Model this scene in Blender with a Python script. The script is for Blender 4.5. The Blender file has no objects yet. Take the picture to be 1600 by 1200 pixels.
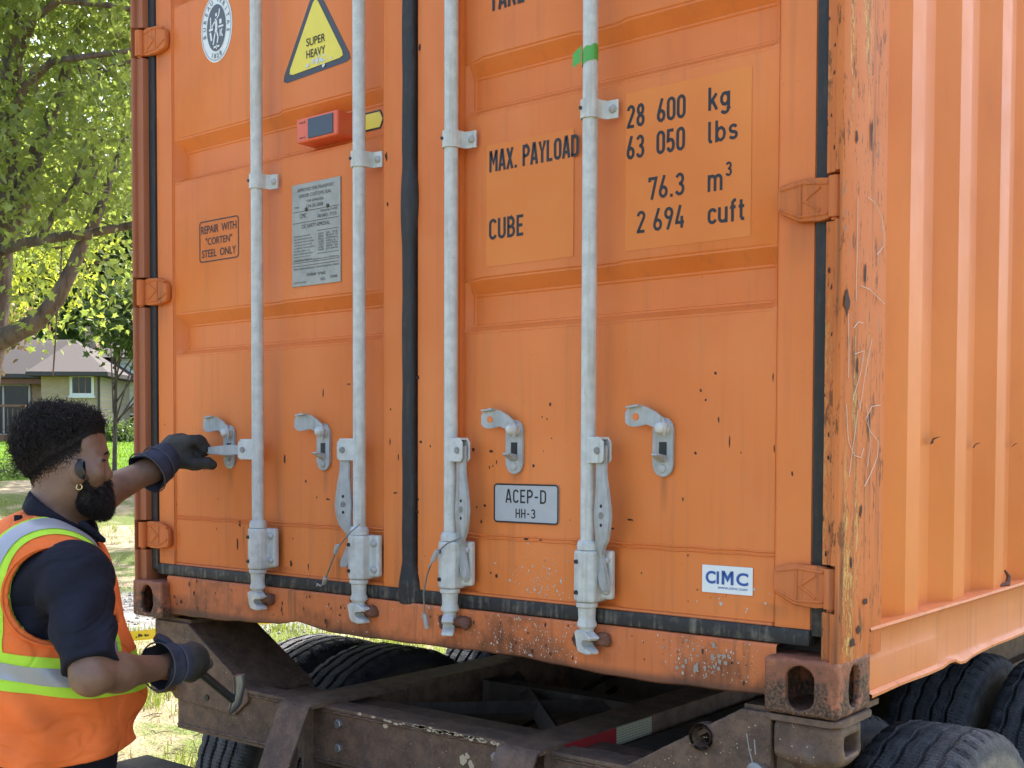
import bpy, bmesh, math, random
import numpy as np
from mathutils import Vector, Matrix
random.seed(7); rng = np.random.default_rng(7)
SC = bpy.context.scene
COL = SC.collection
# ------------------------------------------------------------------ camera, sky, sun, exposure
# metres; X along the doors (left post = 0, right post = 2.438), Y into the container, Z = 0 at the container's base
CAMP = Vector((3.394, -2.248, 0.543)); GZ = -1.19
cd = bpy.data.cameras.new('camera'); cam = bpy.data.objects.new('camera', cd); COL.objects.link(cam)
YAW, PITCH, ROLL = -0.67329, -0.03397, 0.00314
_d = Vector((math.sin(YAW)*math.cos(PITCH), math.cos(YAW)*math.cos(PITCH), math.sin(PITCH)))
_r = Vector((math.cos(YAW), -math.sin(YAW), 0)); _u = _r.cross(_d)
_r2 = math.cos(ROLL)*_r + math.sin(ROLL)*_u; _u2 = -math.sin(ROLL)*_r + math.cos(ROLL)*_u
cam.matrix_world = Matrix(((_r2.x, _u2.x, -_d.x, CAMP.x), (_r2.y, _u2.y, -_d.y, CAMP.y), (_r2.z, _u2.z, -_d.z, CAMP.z), (0, 0, 0, 1)))
cd.sensor_fit = 'HORIZONTAL'; cd.sensor_width = 36.0; cd.lens = 36.0*1841.46/1600
cd.shift_y = (767.61-600)/1600          # the photograph keeps only the upper part of the lens's field
cd.clip_start = 0.05; cd.clip_end = 2000
SC.camera = cam
W = bpy.data.worlds.new('World'); SC.world = W; W.use_nodes = True
SUN_AZ = Vector((-0.36, 0.933)); SUN_EL = math.radians(50)
nt = W.node_tree; bg = nt.nodes['Background']
sky = nt.nodes.new('ShaderNodeTexSky'); sky.sky_type = 'NISHITA'; sky.sun_disc = False
sky.sun_elevation = SUN_EL; sky.sun_rotation = math.atan2(SUN_AZ.x, SUN_AZ.y)
sky.air_density = 0.9; sky.dust_density = 4.0; sky.ozone_density = 1.0
nt.links.new(sky.outputs[0], bg.inputs[0]); bg.inputs[1].default_value = 0.15
sl = bpy.data.lights.new('sun', 'SUN'); sl.energy = 3.6; sl.angle = math.radians(0.55); sl.color = (1.0, 0.955, 0.88)
so = bpy.data.objects.new('sun', sl); COL.objects.link(so)
sd = Vector((SUN_AZ.x*math.cos(SUN_EL), SUN_AZ.y*math.cos(SUN_EL), math.sin(SUN_EL)))
so.rotation_euler = (-sd).to_track_quat('-Z', 'Y').to_euler(); so.location = (0, 8, 12)
SC.view_settings.view_transform = 'Standard'; SC.view_settings.look = 'None'; SC.view_settings.gamma = 1
SC.view_settings.exposure = 1.95
SC.render.engine = 'CYCLES'

# ------------------------------------------------------------------ helpers
class MB:
    """collects shapes; build() links them as one mesh object"""
    def __init__(s): s.v = []; s.f = []
    def add(s, vs, fs):
        n = len(s.v); s.v += [tuple(p) for p in vs]; s.f += [tuple(i+n for i in q) for q in fs]; return s
    def box(s, x0, x1, y0, y1, z0, z1, c=0.0):
        if c <= 0:
            vs = [(x, y, z) for x in (x0, x1) for y in (y0, y1) for z in (z0, z1)]
            fs = [(0,1,3,2),(4,6,7,5),(0,4,5,1),(2,3,7,6),(0,2,6,4),(1,5,7,3)]
            return s.add(vs, fs)
        bm = bmesh.new(); bmesh.ops.create_cube(bm, size=1)
        for v in bm.verts: v.co = Vector(((x0+x1)/2+v.co.x*(x1-x0), (y0+y1)/2+v.co.y*(y1-y0), (z0+z1)/2+v.co.z*(z1-z0)))
        bmesh.ops.bevel(bm, geom=bm.edges[:], offset=c, segments=2, affect='EDGES', profile=0.5)
        return s.bm(bm)
    def bm(s, bm):
        bm.verts.index_update(); s.add([v.co[:] for v in bm.verts], [[v.index for v in f.verts] for f in bm.faces]); bm.free(); return s
    def cyl(s, p0, p1, r0, r1=None, n=16, caps=True):
        return s.tube([p0, p1], [r0, r0 if r1 is None else r1], n, caps)
    def tube(s, pts, rad, n=10, caps=True):
        pts = [Vector(p) for p in pts]
        if not hasattr(rad, '__len__'): rad = [rad]*len(pts)
        vs = []; up = None
        for i, p in enumerate(pts):
            t = (pts[min(i+1, len(pts)-1)]-pts[max(i-1, 0)])
            if t.length < 1e-9: t = Vector((0, 0, 1))
            t.normalize()
            if up is None: up = Vector((0, 0, 1)) if abs(t.z) < .9 else Vector((1, 0, 0))
            a = t.cross(up)
            if a.length < 1e-6: a = t.orthogonal()
            a.normalize(); b = a.cross(t); up = b
            for k in range(n):
                an = 2*math.pi*k/n; vs.append(p+(a*math.cos(an)+b*math.sin(an))*rad[i])
        fs = [(i*n+k, i*n+(k+1) % n, (i+1)*n+(k+1) % n, (i+1)*n+k) for i in range(len(pts)-1) for k in range(n)]
        if caps: fs += [tuple(range(n-1, -1, -1)), tuple((len(pts)-1)*n+k for k in range(n))]
        return s.add(vs, fs)
    def prism(s, poly, o, ax, ay, h0, h1, bev=0.0):
        """polygon (list of 2D) in the plane o + a*ax + b*ay, extruded along ax x ay from h0 to h1"""
        o, ax, ay = Vector(o), Vector(ax), Vector(ay); nn = ax.cross(ay).normalized(); n = len(poly)
        vs = [o+ax*a+ay*b+nn*h for h in (h0, h1) for a, b in poly]
        fs = [tuple(range(n-1, -1, -1)), tuple(range(n, 2*n))]+[(i, (i+1) % n, n+(i+1) % n, n+i) for i in range(n)]
        if bev > 0:
            bm = bmesh.new(); bv = [bm.verts.new(v) for v in vs]
            for f in fs: bm.faces.new([bv[i] for i in f])
            bmesh.ops.bevel(bm, geom=bm.edges[:], offset=bev, segments=1, affect='EDGES'); return s.bm(bm)
        return s.add(vs, fs)
    def lathe(s, prof, o, ax, n=24, closed=False):
        """profile (r, h) revolved about ax through o"""
        o, ax = Vector(o), Vector(ax).normalized(); a = ax.orthogonal().normalized(); b = ax.cross(a)
        vs = [o+ax*h+(a*math.cos(2*math.pi*k/n)+b*math.sin(2*math.pi*k/n))*r for r, h in prof for k in range(n)]
        m = len(prof); fs = [(i*n+k, i*n+(k+1) % n, (i+1)*n+(k+1) % n, (i+1)*n+k) for i in range(m-1) for k in range(n)]
        if closed: fs += [((m-1)*n+k, (m-1)*n+(k+1) % n, (k+1) % n, k) for k in range(n)]
        else: fs += [tuple(range(n-1, -1, -1)), tuple((m-1)*n+k for k in range(n))]
        return s.add(vs, fs)
    def build(s, name, mat, parent=None, smooth=0, bevel=0.0):
        me = bpy.data.meshes.new(name); me.from_pydata(s.v, [], s.f); me.validate(); me.update()
        bm = bmesh.new(); bm.from_mesh(me); bmesh.ops.recalc_face_normals(bm, faces=bm.faces[:])
        if bevel > 0: bmesh.ops.bevel(bm, geom=[e for e in bm.edges if len(e.link_faces) == 2 and e.calc_face_angle(0) > .5], offset=bevel, segments=2, affect='EDGES')
        bm.to_mesh(me); bm.free()
        return link(name, me, mat, parent, smooth)
def link(name, me, mat, parent=None, smooth=0):
    o = bpy.data.objects.new(name, me); COL.objects.link(o)
    if mat is not None: me.materials.append(mat)
    if smooth:
        me.shade_smooth()
        if smooth < 180: me.set_sharp_from_angle(angle=math.radians(smooth))
    if parent is not None: o.parent = parent
    return o
def thing(name, label, cat, loc=(0, 0, 0), group=None):
    o = bpy.data.objects.new(name, None); COL.objects.link(o); o.empty_display_size = .1; o.location = loc
    o['label'] = label; o['category'] = cat
    if group: o['group'] = group
    return o
def tag(o, label, cat, group=None):
    o['label'] = label; o['category'] = cat
    if group: o['group'] = group
    return o
def structure(o): o['kind'] = 'structure'; return o
def stuff(o): o['kind'] = 'stuff'; return o
def keep(o, parent):
    """parent without moving (parent is an Empty with location only)"""
    o.parent = parent; bpy.context.view_layer.update(); o.matrix_parent_inverse = parent.matrix_world.inverted(); return o
def text_pts(body, shear=0, bold=0.0, spacing=1.0):
    cu = bpy.data.curves.new('t', 'FONT'); cu.body = body; cu.size = 1; cu.offset = bold; cu.shear = shear; cu.space_character = spacing; cu.resolution_u = 4
    ob = bpy.data.objects.new('t', cu); COL.objects.link(ob)
    dg = bpy.context.evaluated_depsgraph_get(); dg.update()
    me = bpy.data.meshes.new_from_object(ob.evaluated_get(dg))
    v = np.array([p.co[:2] for p in me.vertices]).reshape(-1, 2); f = [tuple(p.vertices) for p in me.polygons]
    bpy.data.objects.remove(ob); bpy.data.curves.remove(cu); bpy.data.meshes.remove(me)
    return v, f
def text_fit(mb, body, x0, x1, z0, z1, y, bold=0.0, spacing=1.0, slant=0.0):
    """flat print on the door plane filling x0..x1, z0..z1 (tallest glyph)"""
    v, f = text_pts(body, 0, bold, spacing); lo, hi = v.min(0), v.max(0)
    p = (v-lo)/(hi-lo); vs = [(x0+(x1-x0)*a+slant*b*(z1-z0), y, z0+(z1-z0)*b) for a, b in p]
    return mb.add(vs, f)

# ---- narrow stroke lettering
def _arc(cx, cy, rx, ry, a0, a1, n=9): return [(cx+rx*math.cos(math.radians(a0+(a1-a0)*k/n)), cy+ry*math.sin(math.radians(a0+(a1-a0)*k/n))) for k in range(n+1)]
_O = lambda ry=.19: _arc(.25, .93-ry, .18, ry, 0, 180)+_arc(.25, .07+ry, .18, ry, 180, 360)
GLY = {'0': (.5, [_O()+[(.43, .74)]]), 'O': (.5, [_O()+[(.43, .74)]]), 'C': (.48, [_arc(.25, .74, .18, .19, 15, 180)+_arc(.25, .26, .18, .19, 180, 345)]),
 'D': (.5, [[(.07, .07), (.07, .93), (.22, .93)]+_arc(.23, .73, .20, .20, 90, 0)+_arc(.23, .27, .20, .20, 0, -90)+[(.0, .07)]]), 'U': (.5, [[(.07, 1)]+_arc(.25, .26, .18, .19, 180, 360)+[(.43, 1)]]),
 'E': (.44, [[(.42, .93), (.07, .93), (.07, .07), (.42, .07)], [(.07, .51), (.37, .51)]]), 'P': (.48, [[(.07, 0), (.07, .93), (.24, .93)]+_arc(.24, .70, .19, .23, 90, -90)+[(.07, .47)]]),
 'R': (.5, [[(.07, 0), (.07, .93), (.24, .93)]+_arc(.24, .71, .18, .22, 90, -90)+[(.07, .49)], [(.24, .49), (.44, 0)]]), 'B': (.5, [[(.07, .07), (.07, .93), (.24, .93)]+_arc(.24, .72, .16, .21, 90, -90)+[(.07, .51)], [(.24, .51)]+_arc(.24, .29, .19, .22, 90, -90)+[(0, .07)]]),
 'A': (.5, [[(.05, 0), (.22, .96), (.28, .96), (.45, 0)], [(.11, .27), (.39, .27)]]), 'M': (.6, [[(.07, 0), (.07, .95), (.11, .95), (.30, .42), (.49, .95), (.53, .95), (.53, 0)]]), 'X': (.48, [[(.05, 0), (.43, 1)], [(.43, 0), (.05, 1)]]),
 'Y': (.46, [[(.04, 1), (.23, .46), (.42, 1)], [(.23, .5), (.23, 0)]]), 'L': (.42, [[(.07, 1), (.07, .07), (.40, .07)]]), 'H': (.5, [[(.07, 0), (.07, 1)], [(.43, 0), (.43, 1)], [(.07, .5), (.43, .5)]]), 'T': (.44, [[(.0, .93), (.44, .93)], [(.22, .93), (.22, 0)]]),
 '.': (.2, [[(.10, 0), (.10, .14)]]), '-': (.36, [[(.05, .46), (.31, .46)]]), ' ': (.22, []), '2': (.5, [_arc(.25, .75, .17, .18, 175, -25)+[(.09, .10), (.09, .07), (.45, .07)]]), '3': (.5, [_arc(.24, .73, .17, .20, 160, -80)+_arc(.24, .29, .19, .22, 80, -160)]),
 '4': (.5, [[(.27, 1), (.07, .30), (.07, .25), (.47, .25)], [(.35, .52), (.35, 0)]]), '5': (.5, [[(.42, .93), (.11, .93), (.09, .50)]+_arc(.25, .31, .18, .24, 125, -160)]), '6': (.5, [_arc(.25, .28, .18, .21, 0, 360), [(.09, .38), (.31, 1)]]), '7': (.48, [[(.07, .78), (.07, .93), (.43, .93), (.19, 0)]]),
 '8': (.5, [_arc(.25, .73, .155, .20, 0, 360), _arc(.25, .28, .18, .21, 0, 360)]), '9': (.5, [_arc(.25, .72, .18, .21, 0, 360), [(.41, .62), (.19, 0)]]), '1': (.34, [[(.03, .78), (.20, .95), (.20, 0)]]),
 'k': (.44, [[(.07, 0), (.07, 1)], [(.39, .70), (.07, .27)], [(.19, .44), (.41, 0)]]), 'g': (.5, [_arc(.25, .40, .17, .25, 0, 360), [(.42, .70), (.42, .0)]+_arc(.25, .0, .17, .20, 0, -150)]), 'l': (.22, [[(.07, 1), (.07, .16), (.11, .07), (.19, .07)]]), 'b': (.5, [[(.07, 0), (.07, 1)], _arc(.25, .36, .18, .29, 0, 360)]),
 's': (.42, [_arc(.21, .50, .14, .15, 20, 270)+_arc(.21, .21, .15, .145, 90, -160)]), 'm': (.72, [[(.07, 0), (.07, .70)], [(.07, .40)]+_arc(.215, .48, .145, .16, 180, 0)+[(.36, 0)], [(.36, .40)]+_arc(.505, .48, .145, .16, 180, 0)+[(.65, 0)]]), 'c': (.42, [_arc(.24, .46, .17, .18, 20, 180)+_arc(.24, .25, .17, .18, 180, 340)]),
 'u': (.48, [[(.07, .70)]+_arc(.24, .24, .17, .17, 180, 360)+[(.41, .70)], [(.41, .70), (.41, 0)]]), 'f': (.32, [[(.31, .93), (.22, .93), (.14, .84), (.14, 0)], [(.02, .63), (.29, .63)]]), 't': (.32, [[(.14, .92), (.14, .18), (.20, .07), (.30, .07)], [(.02, .63), (.29, .63)]])}
def ribbon(mb, pts, w, y):
    P_ = [Vector(p) for p in pts]; n = len(P_); closed = (P_[0]-P_[-1]).length < 1e-6; vs = []
    for i in range(n):
        a = P_[i-1] if i else (P_[-2] if closed else None); b = P_[i+1] if i < n-1 else (P_[1] if closed else None)
        d1 = (P_[i]-a).normalized() if a is not None else None; d2 = (b-P_[i]).normalized() if b is not None else None
        d1 = d1 or d2; d2 = d2 or d1; n1, n2 = Vector((-d1.y, d1.x)), Vector((-d2.y, d2.x)); m = n1+n2
        m = n1 if m.length < .3 else m.normalized(); k = w/2/max(.5, m.dot(n1)); vs += [(P_[i].x+m.x*k, y, P_[i].y+m.y*k), (P_[i].x-m.x*k, y, P_[i].y-m.y*k)]
    mb.add(vs, [(2*i, 2*i+1, 2*i+3, 2*i+2) for i in range(n-1)])
def dtext(mb, s, x0, x1, z0, z1, y, wt=.145, gap=.10):
    tot = sum(GLY[c][0]+gap for c in s)-gap; sx = (x1-x0)/tot; h = z1-z0; x = x0; k = 0
    for c in s:
        for st in GLY[c][1]: ribbon(mb, [(x+a*sx, z0+b*h) for a, b in st], wt*h, y-k*4e-6); k += 1
        x += (GLY[c][0]+gap)*sx
    return mb

# ---- signed distance fields and surface nets, for cast, organic and cloth shapes
class Field:
    def __init__(s, lo, hi, h):
        s.lo = np.array(lo, float); s.h = h; s.n = np.ceil((np.array(hi)-s.lo)/h).astype(int)+1
        s.F = np.full(s.n, 9.0, np.float32)
    def sl(s, lo, hi):
        a = np.clip(np.floor((np.array(lo)-s.lo)/s.h).astype(int), 0, s.n); b = np.clip(np.ceil((np.array(hi)-s.lo)/s.h).astype(int)+1, 0, s.n)
        g = [s.lo[i]+s.h*np.arange(a[i], b[i]) for i in range(3)]
        return (slice(a[0], b[0]), slice(a[1], b[1]), slice(a[2], b[2])), (g[0][:, None, None], g[1][None, :, None], g[2][None, None, :])
    def add(s, prim, k=0.0):
        fn, lo, hi = prim; m = k+2*s.h; q, g = s.sl(np.array(lo)-m, np.array(hi)+m); d = fn(*g); F = s.F[q]
        if k > 0:
            e = np.maximum(k-np.abs(F-d), 0)/k; s.F[q] = np.minimum(F, d)-e*e*k*.25
        else: s.F[q] = np.minimum(F, d)
        return s
    def sub(s, prim, k=0.0):
        fn, lo, hi = prim; m = k+2*s.h; q, g = s.sl(np.array(lo)-m, np.array(hi)+m); d = -fn(*g); F = s.F[q]
        if k > 0:
            e = np.maximum(k-np.abs(F-d), 0)/k; s.F[q] = np.maximum(F, d)+e*e*k*.25
        else: s.F[q] = np.maximum(F, d)
        return s
    def grid(s): return s.sl(s.lo-1, s.lo+s.n*s.h+1)[1]
    def mesh(s):
        F = s.F; S = F < 0; nx, ny, nz = F.shape
        off = [(i, j, k) for i in (0, 1) for j in (0, 1) for k in (0, 1)]
        cs = [S[i:nx-1+i, j:ny-1+j, k:nz-1+k] for i, j, k in off]
        cnt = sum(c.astype(np.int8) for c in cs); act = (cnt > 0) & (cnt < 8); ids = np.argwhere(act)
        idx = np.full(act.shape, -1, np.int64); idx[act] = np.arange(len(ids))
        V = [F[ids[:, 0]+i, ids[:, 1]+j, ids[:, 2]+k] for i, j, k in off]
        acc = np.zeros((len(ids), 3)); num = np.zeros(len(ids))
        for a in range(8):
            for b in range(a+1, 8):
                if sum(abs(off[a][t]-off[b][t]) for t in range(3)) != 1: continue
                m = (V[a] < 0) != (V[b] < 0); t = V[a][m]/(V[a][m]-V[b][m])
                acc[m] += np.array(off[a])+(np.array(off[b])-np.array(off[a]))*t[:, None]; num[m] += 1
        vs = (ids+acc/num[:, None])*s.h+s.lo
        fs = []
        def quads(m, base, d1, d2, A):
            i = np.argwhere(m)+base; s0 = S[i[:, 0], i[:, 1], i[:, 2]]
            c = [i-d1-d2, i-d2, i, i-d1]; q = np.stack([idx[x[:, 0], x[:, 1], x[:, 2]] for x in c], 1)
            q[s0] = q[s0][:, ::-1]; fs.append(q)
        ex, ey, ez = np.eye(3, dtype=int)
        quads(S[:-1, 1:-1, 1:-1] != S[1:, 1:-1, 1:-1], np.array((0, 1, 1)), ez, ey, 0)
        quads(S[1:-1, :-1, 1:-1] != S[1:-1, 1:, 1:-1], np.array((1, 0, 1)), ex, ez, 1)
        quads(S[1:-1, 1:-1, :-1] != S[1:-1, 1:-1, 1:], np.array((1, 1, 0)), ey, ex, 2)
        q = np.concatenate(fs); q = q[(q >= 0).all(1)]
        return vs, q
    def build(s, name, mat, parent=None, smooth=180, keepfn=None, tris=None):
        vs, q = s.mesh()
        if keepfn is not None:
            ok = keepfn(vs); q = q[ok[q].all(1)]; u, inv = np.unique(q, return_inverse=True); vs = vs[u]; q = inv.reshape(-1, 4)
        a, b, c = vs[q[:, 0]], vs[q[:, 1]], vs[q[:, 2]]
        if np.einsum('ij,ij->', np.cross(b-a, c-a), a-vs.mean(0)) < 0: q = q[:, ::-1]
        me = bpy.data.meshes.new(name); me.from_pydata(vs.tolist(), [], q.tolist()); me.update()
        return link(name, me, mat, parent, smooth)
def p_ell(c, r, M=None):
    c = np.array(c, float); r = np.array(r, float)*np.ones(3); R = float(max(r))
    def fn(x, y, z):
        a, b, d = x-c[0], y-c[1], z-c[2]
        if M is not None: a, b, d = (M[i][0]*a+M[i][1]*b+M[i][2]*d for i in range(3))
        k0 = np.sqrt((a/r[0])**2+(b/r[1])**2+(d/r[2])**2); k1 = np.sqrt((a/r[0]**2)**2+(b/r[1]**2)**2+(d/r[2]**2)**2)+1e-9
        return k0*(k0-1)/k1
    return fn, c-R, c+R
def p_cone(a, b, ra, rb, flat=None):
    a, b = np.array(a, float), np.array(b, float); ab = b-a; L = ab@ab+1e-12
    def fn(x, y, z):
        px, py, pz = x-a[0], y-a[1], z-a[2]
        t = np.clip((px*ab[0]+py*ab[1]+pz*ab[2])/L, 0, 1)
        return np.sqrt((px-t*ab[0])**2+(py-t*ab[1])**2+(pz-t*ab[2])**2)-(ra+(rb-ra)*t)
    R = max(ra, rb); return fn, np.minimum(a, b)-R, np.maximum(a, b)+R
def p_box(c, hs, rad=0.0, M=None):
    c = np.array(c, float); hs = np.array(hs, float); R = float(np.linalg.norm(hs)) if M is not None else hs
    def fn(x, y, z):
        a, b, d = x-c[0], y-c[1], z-c[2]
        if M is not None: a, b, d = (M[i][0]*a+M[i][1]*b+M[i][2]*d for i in range(3))
        q = [np.abs(a)-hs[0]+rad, np.abs(b)-hs[1]+rad, np.abs(d)-hs[2]+rad]
        o = np.sqrt(sum(np.maximum(t, 0)**2 for t in q)); return o+np.minimum(np.maximum(np.maximum(q[0], q[1]), q[2]), 0)-rad
    return fn, c-R, c+R
def rot3(ax, an):
    return np.array(Matrix.Rotation(an, 3, ax))
def wob(x, y, z, f, ph=0.0):
    return np.sin(x*f+ph)*np.sin(y*f*1.13+ph*2.1+.7)*np.sin(z*f*.91+ph*1.7+.3)+.5*np.sin(x*f*2.3+1.1+ph)*np.sin(y*f*1.9+2.2)*np.sin(z*f*2.1+ph)

# ---- procedural materials
class NT:
    def __init__(s, name):
        s.m = bpy.data.materials.new(name); s.m.use_nodes = True; s.t = s.m.node_tree; s.b = s.t.nodes['Principled BSDF']; s.out = s.t.nodes['Material Output']
    def n(s, typ, props=None, **ins):
        nd = s.t.nodes.new('ShaderNode'+typ)
        for k, v in (props or {}).items(): setattr(nd, k, v)
        for k, v in ins.items(): s.set(nd, k, v)
        return nd
    def set(s, nd, k, v):
        i = nd.inputs[int(k[1:])] if k[0] == '_' and k[1:].isdigit() else nd.inputs[k.replace('_', ' ')]
        if isinstance(v, bpy.types.NodeSocket): s.t.links.new(v, i)
        elif isinstance(v, bpy.types.Node): s.t.links.new(v.outputs[0], i)
        else: i.default_value = (tuple(v)+(1,) if hasattr(v, '__len__') and len(v) == 3 and i.type == 'RGBA' else v)
    def pos(s): return s.n('NewGeometry').outputs['Position']
    def obj(s): return s.n('TexCoord').outputs['Object']
    def map(s, vec, scale=(1, 1, 1), loc=(0, 0, 0), rot=(0, 0, 0)): return s.n('Mapping', Vector=vec, Scale=scale, Location=loc, Rotation=rot).outputs[0]
    def noise(s, vec, scale, detail=4, rough=.55, dist=0.0): return s.n('TexNoise', Vector=vec, Scale=scale, Detail=detail, Roughness=rough, Distortion=dist).outputs[0]
    def vor(s, vec, scale, feature='F1', rnd=1.0): return s.n('TexVoronoi', {'feature': feature}, Vector=vec, Scale=scale, Randomness=rnd).outputs[0]
    def ramp(s, f, a, b, lo=0.0, hi=1.0): return s.n('MapRange', {'clamp': True, 'interpolation_type': 'SMOOTHSTEP'}, Value=f, _1=a, _2=b, _3=lo, _4=hi).outputs[0]
    def math(s, op, a, b=0.0): return s.n('Math', {'operation': op}, _0=a, _1=b).outputs[0]
    def mix(s, f, a, b, mode='MIX'):
        nd = s.n('Mix', {'data_type': 'RGBA', 'blend_type': mode}); s.set(nd, '_0', f); s.set(nd, '_6', a); s.set(nd, '_7', b); return nd.outputs[2]
    def sep(s, v): return s.n('SeparateXYZ', Vector=v).outputs
    def bump(s, h, st=.3, d=.01): s.set(s.b, 'Normal', s.n('Bump', Strength=st, Distance=d, Height=h)); return s
    def done(s, col=None, rough=None, metal=None, spec=None):
        if col is not None: s.set(s.b, 'Base_Color', col)
        if rough is not None: s.set(s.b, 'Roughness', rough)
        if metal is not None: s.set(s.b, 'Metallic', metal)
        if spec is not None: s.set(s.b, 'Specular_IOR_Level', spec)
        return s.m
def flat(name, col, rough=.6, metal=0.0, var=.15, scale=30, bump=0.0, coord='pos', spec=.5):
    t = NT(name); v = t.pos() if coord == 'pos' else t.obj(); f = t.noise(v, scale, 5)
    c = t.mix(f, [x*(1-var) for x in col], [min(1, x*(1+var)) for x in col])
    if bump: t.bump(f, bump, .004)
    return t.done(c, rough, metal, spec)
# ------------------------------------------------------------------ materials
ORANGE = (0.75, 0.198, 0.036)
def stains(t, p, lst):
    x, _, z = t.sep(p); acc = None
    for x0, z0, w, l in lst:
        dx = t.math('DIVIDE', t.math('SUBTRACT', x, x0), w); g = t.math('POWER', 2.718, t.math('MULTIPLY', t.math('MULTIPLY', dx, dx), -1.0))
        m = t.math('MULTIPLY', g, t.math('MULTIPLY', t.ramp(z, z0+.006, z0-.006), t.ramp(z, z0-l, z0-l*.15)))
        acc = m if acc is None else t.math('MAXIMUM', acc, m)
    return acc
def paint(name, base=ORANGE, rust=.5, dirt=.35, scrape=0.0, low=True, rough=.46, runs=None, grime=0.0, spec=.36):
    t = NT(name); p = t.pos()
    big = t.noise(p, 1.3, 3); mid = t.noise(p, 9, 5); fine = t.noise(p, 130, 3)
    streak = t.noise(t.map(p, (38, 38, 1.6)), 1, 5, .6)
    c = t.mix(t.ramp(big, .3, .7), [base[0]*.90, base[1]*.84, base[2]*.75], [min(1, base[0]*1.06), base[1]*1.16, base[2]*1.5])
    c = t.mix(t.math('MULTIPLY', t.ramp(mid, .35, .75), .35), c, [base[0]*.95, base[1]*1.18, base[2]*2.0])
    z = t.sep(p)[2]
    dz = t.ramp(z, -.05, .60, 1, .38) if low else 1.0
    ds = t.math('MULTIPLY', t.math('MULTIPLY', t.ramp(streak, .5, .78), dirt), dz)
    c = t.mix(ds, c, (.16, .075, .04))
    # scattered chips rusted through
    v1 = t.vor(t.map(p, (1, 1, .62)), 26); v2 = t.vor(t.map(p, (1.0, 1.0, .5), (.3, .1, .7)), 62)
    mask = t.ramp(t.noise(p, 4.2, 3), .5, .68)
    chip = t.math('MULTIPLY', t.math('MAXIMUM', t.ramp(t.math('ADD', v1, t.math('MULTIPLY', mid, .12)), .13, .10), t.ramp(t.math('ADD', v2, t.math('MULTIPLY', fine, .1)), .16, .13)), mask)
    chip = t.math('MULTIPLY', chip, t.math('MULTIPLY', dz, rust) if low else rust)
    c = t.mix(chip, c, t.mix(fine, (.035, .014, .009), (.11, .04, .02)))
    if grime:
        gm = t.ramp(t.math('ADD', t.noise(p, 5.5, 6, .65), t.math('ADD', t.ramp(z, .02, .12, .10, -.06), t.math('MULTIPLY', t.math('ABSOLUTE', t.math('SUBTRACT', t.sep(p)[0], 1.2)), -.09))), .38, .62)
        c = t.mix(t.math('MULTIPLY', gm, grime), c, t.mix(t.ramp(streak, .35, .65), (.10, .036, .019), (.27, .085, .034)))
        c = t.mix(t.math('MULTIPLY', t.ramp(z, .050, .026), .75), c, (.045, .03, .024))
    if runs:
        st = t.math('MULTIPLY', stains(t, p, runs), t.ramp(streak, .25, .6, .25, 1.0)); c = t.mix(t.math('MULTIPLY', st, .5), c, (.26, .095, .035))
    # faint handling dirt in soft clouds
    c = t.mix(t.math('MULTIPLY', t.ramp(t.noise(t.map(p, (1, 1, .45), (5, 2, 1)), 3.1, 6, .68), .52, .78), .28), c, (base[0]*.62, base[1]*.55, base[2]*.9))
    r = t.math('ADD', t.math('MULTIPLY', mid, .22), rough-.08)
    r = t.math('ADD', r, t.math('MULTIPLY', chip, .35))
    if scrape:
        sc = t.noise(t.map(p, (150, 150, 34)), 1, 8, .78, .6); yy = t.sep(p)[1]; sm = t.math('MULTIPLY', t.ramp(t.noise(t.map(p, (7, 16, 1.6)), 1, 4), .47, .60), t.math('MULTIPLY', t.ramp(yy, .012, .04), t.ramp(yy, .165, .11)))
        s1 = t.math('MULTIPLY', t.ramp(sc, .50, .535), t.math('MULTIPLY', sm, scrape)); se = t.math('MULTIPLY', t.math('MULTIPLY', t.ramp(sc, .462, .475), t.ramp(sc, .51, .497)), sm); c = t.mix(t.math('MULTIPLY', se, .8), c, (.12, .05, .022)); c = t.mix(s1, c, t.mix(fine, (.50, .34, .09), (.80, .62, .22))); c = t.mix(t.math('MULTIPLY', t.ramp(t.noise(t.map(p, (30, 30, 9), (2, 2, 5)), 1, 7, .72), .56, .62), .8), c, t.mix(fine, (.09, .035, .018), (.24, .085, .035)))
        s2 = t.math('MULTIPLY', t.ramp(t.noise(t.map(p, (110, 110, 16), (3, 1, 2)), 1, 6, .7), .60, .63), scrape); c = t.mix(s2, c, (.07, .035, .02))
        s3 = t.math('MULTIPLY', t.ramp(t.noise(t.map(p, (40, 40, 7), (7, 3, 1)), 1, 6, .7), .64, .67), scrape); c = t.mix(s3, c, (.22, .2, .17))
    t.bump(t.math('ADD', t.math('MULTIPLY', mid, .6), t.math('SUBTRACT', t.math('MULTIPLY', fine, .12), chip)), .12, .006)
    return t.done(c, r, spec=spec)
RUNS = [(.447, .487, .012, .10), (.872, .487, .010, .10), (1.569, .486, .016, .03), (1.998, .486, .009, .10), (.70, .20, .02, .03), (.505, .31, .005, .09), (.93, .24, .012, .07), (2.29, .22, .05, .05), (.13, .22, .05, .05), (2.33, 1.02, .03, .12), (2.33, .235, .04, .07), (.11, 1.02, .03, .12), (.11, .225, .03, .06), (.11, 1.82, .03, .10)]
M_paint = paint('orange_paint', rust=.6, dirt=.42, runs=RUNS)
M_side = paint('orange_paint_side', base=(.72, .195, .028), rust=.4, dirt=.12)
M_rail = paint('orange_paint_rail', base=(.66, .205, .055), rust=.3, dirt=.5)
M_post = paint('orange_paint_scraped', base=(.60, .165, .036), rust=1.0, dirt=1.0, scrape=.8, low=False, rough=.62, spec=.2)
M_postl = paint('orange_paint_post', base=(.37, .122, .046), rust=1.0, dirt=1.0, low=False)
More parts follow.
